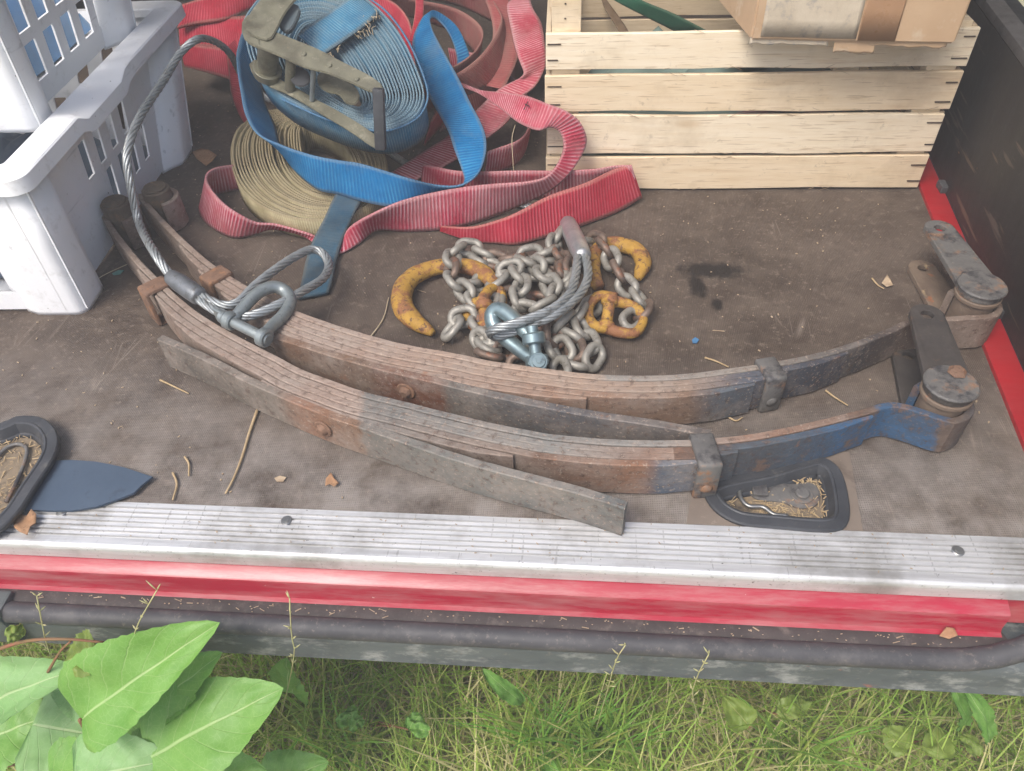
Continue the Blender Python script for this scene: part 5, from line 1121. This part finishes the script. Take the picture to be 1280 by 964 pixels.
# ================================================================== SMALL THINGS ON THE FLOOR
def flat_poly(name, px, z, h, mat, label, cat, bend=0.0, group=None, n=0):
    pts = [P(x, y, z) for x, y in px]
    if n: pts = [Vector(p_) for p_ in crom([tuple(p_) for p_ in pts], n, True)]
    c = sum(pts, Vector((0, 0, 0)))/len(pts); m_ = len(pts); vs_ = []; fs = []
    rings = (1.0, 0.66, 0.33)
    for s_ in rings:
        for p_ in pts:
            q_ = c+(p_-c)*s_; q_.z = z+bend*(0.5+mnoise.noise(Vector((q_.x*60, q_.y*60, 1))))*(s_ if bend > 0 else 1-s_); vs_.append(q_)
    vs_.append(Vector((c.x, c.y, z+abs(bend)*0.3)))
    for r in range(2):
        for i in range(m_): fs.append((r*m_+i, r*m_+(i+1) % m_, (r+1)*m_+(i+1) % m_, (r+1)*m_+i))
    for i in range(m_): fs.append((2*m_+i, 2*m_+(i+1) % m_, 3*m_))
    o_ = build(name, vs_, fs, mat, None, bend != 0); solidify(o_, h, 1 if False else 0); tag(o_, label, cat, group); return o_
flat_poly('rubber_flap', [(30, 638), (46, 606), (64, 577), (90, 576), (120, 578), (155, 585), (191, 597), (178, 607), (168, 617), (150, 624), (122, 634), (90, 639), (60, 639)], 0.0068, 0.003, M_FLAP, 'pointed blue-grey rubber flap lying on floor and sill trim', 'rubber flap')
flat_poly('dry_leaf', [(241, 192), (252, 187), (262, 190), (272, 197), (266, 204), (258, 209), (252, 204), (246, 199)], 0.004, 0.0008, M_DRYLEAF, 'curled brown dry leaf beside the far corner of the lower white crate', 'leaf', 0.008, 'dry leaves on the van floor')
flat_poly('dry_leaf', [(17, 650), (25, 643), (34, 646), (42, 640), (48, 646), (46, 656), (40, 661), (36, 671), (27, 668), (20, 662)], 0.0065, 0.0008, M_DRYLEAF, 'ragged brown dry leaf on the sill trim below the loose cup', 'leaf', 0.006, 'dry leaves on the van floor')
flat_poly('dry_leaf', [(408, 600), (414, 592), (418, 599), (424, 605), (418, 610), (412, 606), (407, 609)], 0.003, 0.0008, M_DRYLEAF, 'tiny reddish dry leaf on the floor in front of the springs', 'leaf', 0.004, 'dry leaves on the van floor')
flat_poly('wood_chip', [(343, 598), (350, 595), (358, 597), (354, 602), (346, 602)], 0.002, 0.0012, M_CHIP, 'pale oval wood chip beside the long straw in front of the springs', 'wood chip')
flat_poly('green_chip', [(140, 342), (148, 338), (155, 338), (150, 343), (142, 344)], 0.002, 0.001, M_TEAL, 'small teal leaf scrap on the floor between the white crate and nearest spring', 'scrap')
flat_poly('blue_chip', [(865, 425), (869, 422), (874, 425), (871, 429), (866, 429)], 0.002, 0.0015, M_BLUEDOT, 'tiny blue chip on the floor right of the chain', 'scrap')
flat_poly('dry_petal', [(1102, 354), (1108, 346), (1113, 352), (1116, 358), (1108, 359)], 0.003, 0.0008, M_CHIP, 'pale papery seed husk on the floor left of the dark shackles', 'husk', 0.003)
def straw(px, r, mat, label, z=0.003, cat='straw', zs=None):
    pts = [P(q[0], q[1], (zs[i] if zs else z)) for i, q in enumerate(px)]; v_, f_ = tube(crom(pts, 18), [r*(1-0.4*i/17) for i in range(18)], 6)
    o_ = build('straw', v_, f_, mat, None, True); tag(o_, label, cat, 'loose straws'); return o_
straw([(322, 512), (312, 540), (303, 570), (292, 598), (282, 617)], 0.0019, M_STRAW, 'long pale straw on the floor in front of the nearest spring')
straw([(231, 571), (236, 580), (236, 595)], 0.0015, M_STRAW, 'short curved straw on the floor right of the rubber flap, upper one')
straw([(216, 591), (221, 605), (216, 625)], 0.0015, M_STRAW, 'short curved straw on the floor right of the rubber flap, lower one')
straw([(1032, 488), (1044, 497), (1060, 507)], 0.0014, M_STRAW, 'short straw on the floor between the two springs near their right ends')
straw([(881, 447), (896, 452), (911, 459)], 0.0014, M_STRAW, 'short straw on the floor above the right end of the farther spring')
straw([(200, 475), (215, 482), (236, 492)], 0.0014, M_STRAW, 'short straw on the floor below the tip of the grey helper leaf')
straw([(1090, 348), (1097, 356), (1105, 361)], 0.0014, M_STRAW, 'short straw on the floor beside the papery husk')
straw([(910, 521), (920, 526), (928, 522)], 0.0013, M_STRAW, 'short straw on the floor under the right clip of the farther spring')
straw([(456, 430), (478, 400), (486, 372)], 0.0010, M_THREAD, 'thin pale stalk on the floor left of the large yellow hook')
straw([(644, 156), (640, 175), (642, 214)], 0.0007, M_THREAD, 'thin pale thread hanging inside the loop of the red sling', zs=(.10, .08, .05))
straw([(612, 196), (624, 186), (638, 183), (645, 190)], 0.0008, M_THREAD, 'fine twig on the floor inside the loop of the red sling', zs=(.02, .03, .03, .02))
straw([(110, 358), (130, 344), (160, 330)], 0.0010, M_THREAD, 'thin stalk on the floor at the near corner of the lower white crate')
# crumbs everywhere
sp_ = []
for k in range(900):
    x = random.uniform(-0.75, 0.5); y = random.uniform(0.49, 1.5)
    if mnoise.noise(Vector((x*5, y*5, 2))) < random.uniform(-0.5, 0.35): continue
    big_ = random.random() < 0.03
    if big_: d_ = (Vector((x, y, 0.001)), random.uniform(0.006, 0.016), random.uniform(0.0006, 0.0016), random.uniform(0, 6.28), 0)
    else: d_ = (Vector((x, y, 0.0006)), random.uniform(0.001, 0.0035), random.uniform(0.0008, 0.0022), random.uniform(0, 6.28), 0)
    if not inside(hole, x, y): sp_.append(d_)
bits('crumbs', sp_, M_CHIP, 'pale crumbs and wood bits strewn over the plywood floor', 'crumbs')
sp_ = []
for k in range(150):
    x = random.uniform(-0.75, 0.43)
    sp_.append((Vector((x, random.uniform(0.379, 0.389), -0.0515)), random.uniform(0.002, 0.009) if random.random() < .25 else 0.0015, random.uniform(0.0006, 0.0013), random.uniform(-0.6, 0.6), 0))
for k in range(90):
    x = random.uniform(-0.75, 0.47); sp_.append((Vector((x, random.uniform(0.424, 0.472), 0.0042)), random.uniform(0.001, 0.003), 0.001, random.uniform(0, 3), 0))
bits('sill_grit', sp_, M_CHIP, 'grit and chaff caught along the sill', 'grit')
flat_poly('dry_leaf', [(1174, 795), (1182, 785), (1192, 787), (1196, 796), (1186, 799)], -0.046, 0.001, M_DRYLEAF, 'small round brown leaf caught at the right end of the red step', 'leaf', 0.003, 'dry leaves on the van floor')

# ================================================================== GRASS AND WEEDS
def blades(name, n, region, hr, wr, cols, label, lean=0.6, seed=1):
    rnd = random.Random(seed); vs_, fs, vc = [], [], []
    for k in range(n):
        x = rnd.uniform(region[0], region[1]); y = rnd.uniform(region[2], region[3])
        h = rnd.uniform(*hr); w = rnd.uniform(*wr); a = rnd.uniform(0, 6.283); bend = rnd.uniform(0.1, lean)*h
        dx, dy = math.cos(a), math.sin(a); px_, py_ = -dy, dx; tw = rnd.uniform(-0.6, 0.6)
        pz = GZ+0.03*mnoise.noise(Vector((x*4, y*4, 0)))-0.005
        dens = mnoise.noise(Vector((x*6, y*6, 11)))
        ci = rnd.random()+dens*0.35; c = cols[0] if ci < 0.42 else cols[1] if ci < 0.66 else cols[2] if ci < 0.86 else cols[3]
        v_ = rnd.uniform(0.75, 1.2); c = (c[0]*v_, c[1]*v_, c[2]*v_, 1); o_ = len(vs_)
        for i in range(5):
            t = i/4; ww = w*(1-t**1.6)*0.5+0.0002; cx_ = x+dx*bend*t*t; cy_ = y+dy*bend*t*t; cz = pz+h*t*(1-0.25*t*bend/h)
            ax_ = px_*math.cos(tw*t)+dx*math.sin(tw*t); ay_ = py_*math.cos(tw*t)+dy*math.sin(tw*t)
            if cy_ > 0.352 and cz > -0.215: cy_ = 0.352-0.2*(cz+0.215)*0.2
            vs_.append((cx_-ax_*ww, cy_-ay_*ww, cz)); vs_.append((cx_+ax_*ww, cy_+ay_*ww, cz)); vc += [c, c]
        for i in range(4): fs.append((o_+i*2, o_+i*2+1, o_+i*2+3, o_+i*2+2))
    o = build(name, vs_, fs, M_GRASS, None, True); cl = o.data.color_attributes.new('Col', 'FLOAT_COLOR', 'POINT')
    for i, c in enumerate(vc): cl.data[i].color = c
    tag(o, label, 'grass', kind='stuff'); return o
G = [S(166, 202, 88), S(190, 214, 108), S(214, 216, 136), S(236, 224, 172)]
D = [S(228, 214, 170), S(236, 222, 184), S(214, 198, 152), S(190, 198, 116)]
blades('grass', 12500, (-1.15, 0.95, 0.16, 0.68), (0.07, 0.23), (0.0020, 0.0050), G, 'thin green grass blades growing in front of the van', 1.0, 3)
blades('dry_grass', 6500, (-1.15, 0.95, 0.18, 0.72), (0.04, 0.16), (0.0012, 0.0030), D, 'matted dry straw-coloured grass between the green blades', 2.2, 5)
for (px, n_, sd) in ((680, 46, 1), (760, 60, 2), (965, 50, 3), (420, 36, 4), (700, 40, 5)):
    p = P(px, 955, GZ); rnd = random.Random(sd*77); vs_, fs, vc = [], [], []
    for k in range(n_):
        a = rnd.uniform(0, 6.28); h = rnd.uniform(0.14, 0.30); b_ = rnd.uniform(0.03, 0.14); w = rnd.uniform(0.003, 0.006); o_ = len(vs_)
        bx_, by_ = p.x+rnd.gauss(0, 0.02), p.y+rnd.gauss(0, 0.015); c = S(142+rnd.randint(-14, 24), 184+rnd.randint(-14, 20), 84)
        for i in range(6):
            t = i/5; ww = w*(1-t**2)*0.5+0.0002; cx_ = bx_+math.cos(a)*b_*t*t; cy_ = by_+math.sin(a)*b_*t*t*(0.35 if math.sin(a) > 0 else 1.0); cz = GZ+h*t*(1-0.2*t)
            vs_.append((cx_+math.sin(a)*ww, cy_-math.cos(a)*ww, cz)); vs_.append((cx_-math.sin(a)*ww, cy_+math.cos(a)*ww, cz)); vc += [c, c]
        for i in range(5): fs.append((o_+i*2, o_+i*2+1, o_+i*2+3, o_+i*2+2))
    o = build('grass_tuft', vs_, fs, M_GRASS, None, True); cl = o.data.color_attributes.new('Col', 'FLOAT_COLOR', 'POINT')
    for i, c in enumerate(vc): cl.data[i].color = c
    where = {1: 'below the middle of the sill', 2: 'right of the middle, the fullest tuft', 3: 'standing left of the round yellow-green leaves', 4: 'nearest the big-leaved sapling', 5: 'second from the middle of the sill'}[sd]
    tag(o, 'bright green grass tuft '+where, 'grass tuft', 'grass tufts')
def leaf_mesh(base, tip, wl, wr_, up, fold, droop, serr=0.02, n=26, m=6, kind='ovate', curl=0.0):
    """leaf from base to tip; wl/wr_ half widths in metres on its two sides"""
    ax_ = tip-base; L = ax_.length; ax_.normalize(); up = Vector(up); up = (up-ax_*up.dot(ax_)).normalized(); sd_ = ax_.cross(up)
    vs_, fs, uv = [], [], []; sd0 = random.random()*30
    for i in range(n+1):
        t = i/n
        if kind == 'ovate': w = (math.sin(math.pi*min(1, t*1.005)**0.52)**0.62)*(1-0.16*t) if t < 0.995 else 0.0
        else: w = math.sqrt(max(0, 1-(2*t-1)**2))
        w = max(w, 0.0)
        sr = 1+serr*(1 if i % 2 else -1)
        cen = base+ax_*L*t+up*(-droop*L*(t-0.35)**2*1.6+droop*0.1*L)
        for j in range(-m, m+1):
            v_ = j/m; hw = (wl if v_ < 0 else wr_)*w*(sr if abs(j) == m else 1)
            lift = fold*abs(v_)*hw+0.011*w*mnoise.noise(Vector((t*4, v_*2.2, sd0)))+curl*abs(v_)**3*hw+0.0022*math.sin((t-abs(v_)*0.3)*44)*abs(v_)*w
            vs_.append(cen+sd_*v_*hw+up*lift); uv.append((t, v_))
    k = 2*m+1
    for i in range(n):
        for j in range(2*m): fs.append((i*k+j, i*k+j+1, (i+1)*k+j+1, (i+1)*k+j))
    return vs_, fs, uv
sap = empty('broad_leaved_sapling', P(120, 940, GZ), 'sapling with big broad green leaves growing at the lower left', 'sapling')
def px_leaf(b, t, wl, wr_, mat, up=(0, -0.35, 1), fold=0.25, droop=0.12, kind='ovate', parent=sap, curl=0.0, serr=0.02):
    v_, f_, u_ = leaf_mesh(P(*b), P(*t), wl, wr_, up, fold, droop, serr, kind=kind, curl=curl); o_ = build('leaf', v_, f_, mat, parent, True, u_); return o_
px_leaf((100, 900, -.10), (264, 782, .015), .054, .044, M_LEAF, (0.0, -0.6, 1), .40, .10)
px_leaf((182, 950, -.15), (348, 861, -.085), .062, .062, M_LEAF, (0.15, -0.3, 1), .18, .10)
px_leaf((-22, 884, -.14), (82, 837, -.06), .046, .044, M_LEAFP, (-.1, -0.45, 1), .25, .25, curl=.5)['label'] = 'pale leaf with curled yellowish edge'
px_leaf((40, 905, -.20), (150, 925, -.20), .056, .052, M_LEAFP, (0, -0.3, 1), .2, .1)
px_leaf((90, 975, -.16), (212, 950, -.14), .046, .044, M_LEAFP, (0, -0.4, 1), .2, .25)
px_leaf((205, 880, -.14), (270, 817, -.05), .030, .030, M_LEAF, (0, -.3, 1), .2, .1)
px_leaf((150, 880, -.20), (238, 846, -.14), .042, .042, M_LEAF, (0, -.2, 1), .15, .1)
px_leaf((366, 868, -.30), (356, 826, -.22), .034, .034, M_LEAF, (0, -.1, 1), .2, .1)
px_leaf((330, 985, -.30), (408, 952, -.28), .036, .036, M_LEAF, (0, -.2, 1), .15, .15)
px_leaf((20, 960, -.26), (110, 950, -.25), .042, .040, M_LEAF, (0, -.4, 1), .2, .2)
px_leaf((60, 935, -.34), (150, 900, -.34), .050, .046, M_LEAF, (0, -.2, 1), .1, .1)
px_leaf((360, 905, -.46), (405, 885, -.45), .026, .026, M_LEAFY, (0, 0, 1), .1, .1)
px_leaf((120, 818, -.04), (78, 826, -.05), .022, .026, M_LEAFY, (0, -.3, 1), .3, .2)
px_leaf((28, 797, -.005), (10, 784, .01), .009, .009, M_LEAFY, (0, -.4, 1), .1, .1, 'round', serr=0)
px_leaf((-30, 930, -.22), (70, 890, -.20), .055, .05, M_LEAF, (0, -.3, 1), .15, .1)
px_leaf((150, 935, -.26), (300, 905, -.24), .06, .058, M_LEAF, (0, -.25, 1), .12, .1)
px_leaf((60, 985, -.2), (170, 968, -.18), .05, .045, M_LEAF, (0, -.4, 1), .2, .15)
px_leaf((240, 985, -.22), (330, 965, -.2), .045, .045, M_LEAF, (0, -.3, 1), .15, .15)
px_leaf((130, 860, -.16), (62, 862, -.14), .040, .036, M_LEAFP, (0, -.4, 1), .2, .15)
def stem(px, r0, r1, mat, parent, name='stem'):
    pts = crom([P(*q) for q in px], 22); return build(name, *tube(pts, [r0+(r1-r0)*i/21 for i in range(22)], 8), mat, parent, True)
stem([(150, 960, GZ), (120, 930, -.30), (100, 900, -.10)], .0045, .0022, M_STEM, sap)
stem([(150, 960, GZ), (170, 955, -.3), (182, 950, -.15)], .004, .0018, M_STEM, sap)
stem([(-20, 818, -.04), (30, 802, -.01), (80, 799, -.005), (130, 803, -.02)], .0022, .0012, M_STEM, sap, 'twig')
stem([(60, 840, -.08), (75, 815, -.03), (88, 802, -.01)], .0016, .001, M_STEM, sap, 'twig')
stem([(-20, 962, -.25), (20, 956, -.25), (56, 955, -.25)], .002, .0016, M_STEM, sap, 'twig')
def weed(name, label, leaves, mat):
    b_ = leaves[0]; g0 = P(b_[0], b_[1]+14, GZ); r_ = empty(name, g0, label, 'weed', 'low weeds in the grass')
    for (x, y, z, rr, an) in leaves:
        c = P(x, y, z); d_ = Vector((math.cos(an), math.sin(an)*0.9, 0.1))*rr
        v_, f_, u_ = leaf_mesh(c-d_, c+d_, rr*0.8, rr*0.8, (random.uniform(-.4, .4), random.uniform(-.7, -.1), 1), .35, .25, .03, 16, 5, 'ovate' if rr > .02 else 'round'); build('leaf', v_, f_, mat, r_, True, u_)
        build('stem', *tube([g0, (g0+c)/2+Vector((0.004, 0, 0.02)), c-d_], 0.0012, 6), M_STEM, r_, True)
weed('round_leaved_weed', 'round yellow-green weed leaves in the grass right of centre', [(920, 889, -.38, .027, 2.2), (985, 884, -.40, .020, .6), (1000, 880, -.41, .016, 1.4)], M_LEAFY)
weed('round_leaved_weed', 'three broad weed leaves low in the grass near the right corner', [(1172, 928, -.43, .026, 1.3), (1125, 922, -.44, .026, .4), (1212, 932, -.44, .018, 2)], M_LEAFY)
weed('clover', 'small clover-like leaves in the grass left of the middle', [(430, 900, -.36, .012, .4), (440, 892, -.36, .012, 2), (446, 905, -.36, .012, 4), (518, 902, -.37, .014, 1), (526, 912, -.37, .013, 3)], M_LEAF)
def lance(base, tip, w, mat, label):
    v_, f_, u_ = leaf_mesh(P(*base), P(*tip), w, w, (0, -.5, 1), .3, .25, 0, 20, 4, 'round'); o_ = build('lance_leaf', v_, f_, mat, None, True, u_); tag(o_, label, 'weed', 'low weeds in the grass')
lance((655, 880, -.34), (612, 846, -.24), .011, M_LEAF, 'single lance-shaped green leaf just below the middle of the sill')
lance((1236, 930, -.40), (1222, 868, -.26), .013, M_LEAF, 'upright lance-shaped leaf at the right, the larger of two')
lance((1200, 915, -.40), (1206, 868, -.27), .010, M_LEAF, 'upright lance-shaped leaf at the right, the narrower of two')
lance((672, 935, -.5), (690, 964, -.42), .012, M_LEAF, 'short broad grass leaf at the lower edge near the middle')
# flowering grass stalks in front of the sill
for k, (px, lab) in enumerate((([(150, 925, GZ), (160, 850, -.15), (168, 792, .0), (196, 738, .09)], 'grass stalk with pale seed head in front of the red step at the left'),
                               ([(345, 920, GZ), (366, 830, -.10), (364, 792, .0), (362, 748, .07)], 'single upright grass stalk in front of the sill, left of centre'),
                               ([(890, 945, GZ), (868, 880, -.18), (870, 850, -.10), (886, 818, -.03)], 'short grass stalk in front of the bumper, right of centre'),
                               ([(740, 930, GZ), (760, 860, -.16), (770, 826, -.05), (782, 806, -.01)], 'grass stalk with feathery head in front of the bumper'),
                               ([(90, 900, GZ), (60, 810, -.05), (52, 776, .03), (46, 745, .08)], 'thin grass stalk at the far left in front of the seal'))):
    pts = crom([P(*q) for q in px], 24); r_ = empty('grass_stalk', Vector((pts[0][0], pts[0][1], GZ)), lab, 'grass stalk', 'flowering grass stalks')
    build('stalk', *tube(pts, 0.0006, 5), M_STALK, r_, True)
    parts = []
    for j in range(14):
        q = Vector(pts[-1-j//2]); d_ = Vector((random.uniform(-.008, .008), random.uniform(-.004, .004), random.uniform(.002, .010)))
        parts.append(tube([q, q+d_*0.5, q+d_], [0.0003, 0.0008, 0.0002], 5))
    tag(build('seed_head', *join(parts), M_STALK, r_, True), kind='stuff')

# ================================================================== LENS VEIL: added volume round everything, imitating smeared-lens glow
me = bpy.data.meshes.new('lens_veil'); bm = bmesh.new(); bmesh.ops.create_cube(bm, size=1.0)
for v in bm.verts: v.co = Vector((v.co.x*84, v.co.y*84, -1.6 if v.co.z < 0 else 1.25))
bm.to_mesh(me); bm.free()
hz = bpy.data.objects.new('lens_veil', me); COL.objects.link(hz); tag(hz, 'thin pale veil added over the whole view to imitate lens glow', 'lens_veil', kind='stuff')
hm = bpy.data.materials.new('lens_veil'); hm.use_nodes = True; nt = hm.node_tree; nt.nodes.remove(nt.nodes['Principled BSDF'])
pv = nt.nodes.new('ShaderNodeVolumePrincipled'); pv.inputs['Density'].default_value = 0.06; pv.inputs['Color'].default_value = (0.97, 0.96, 0.94, 1)
nt.links.new(pv.outputs[0], nt.nodes['Material Output'].inputs['Volume']); me.materials.append(hm)
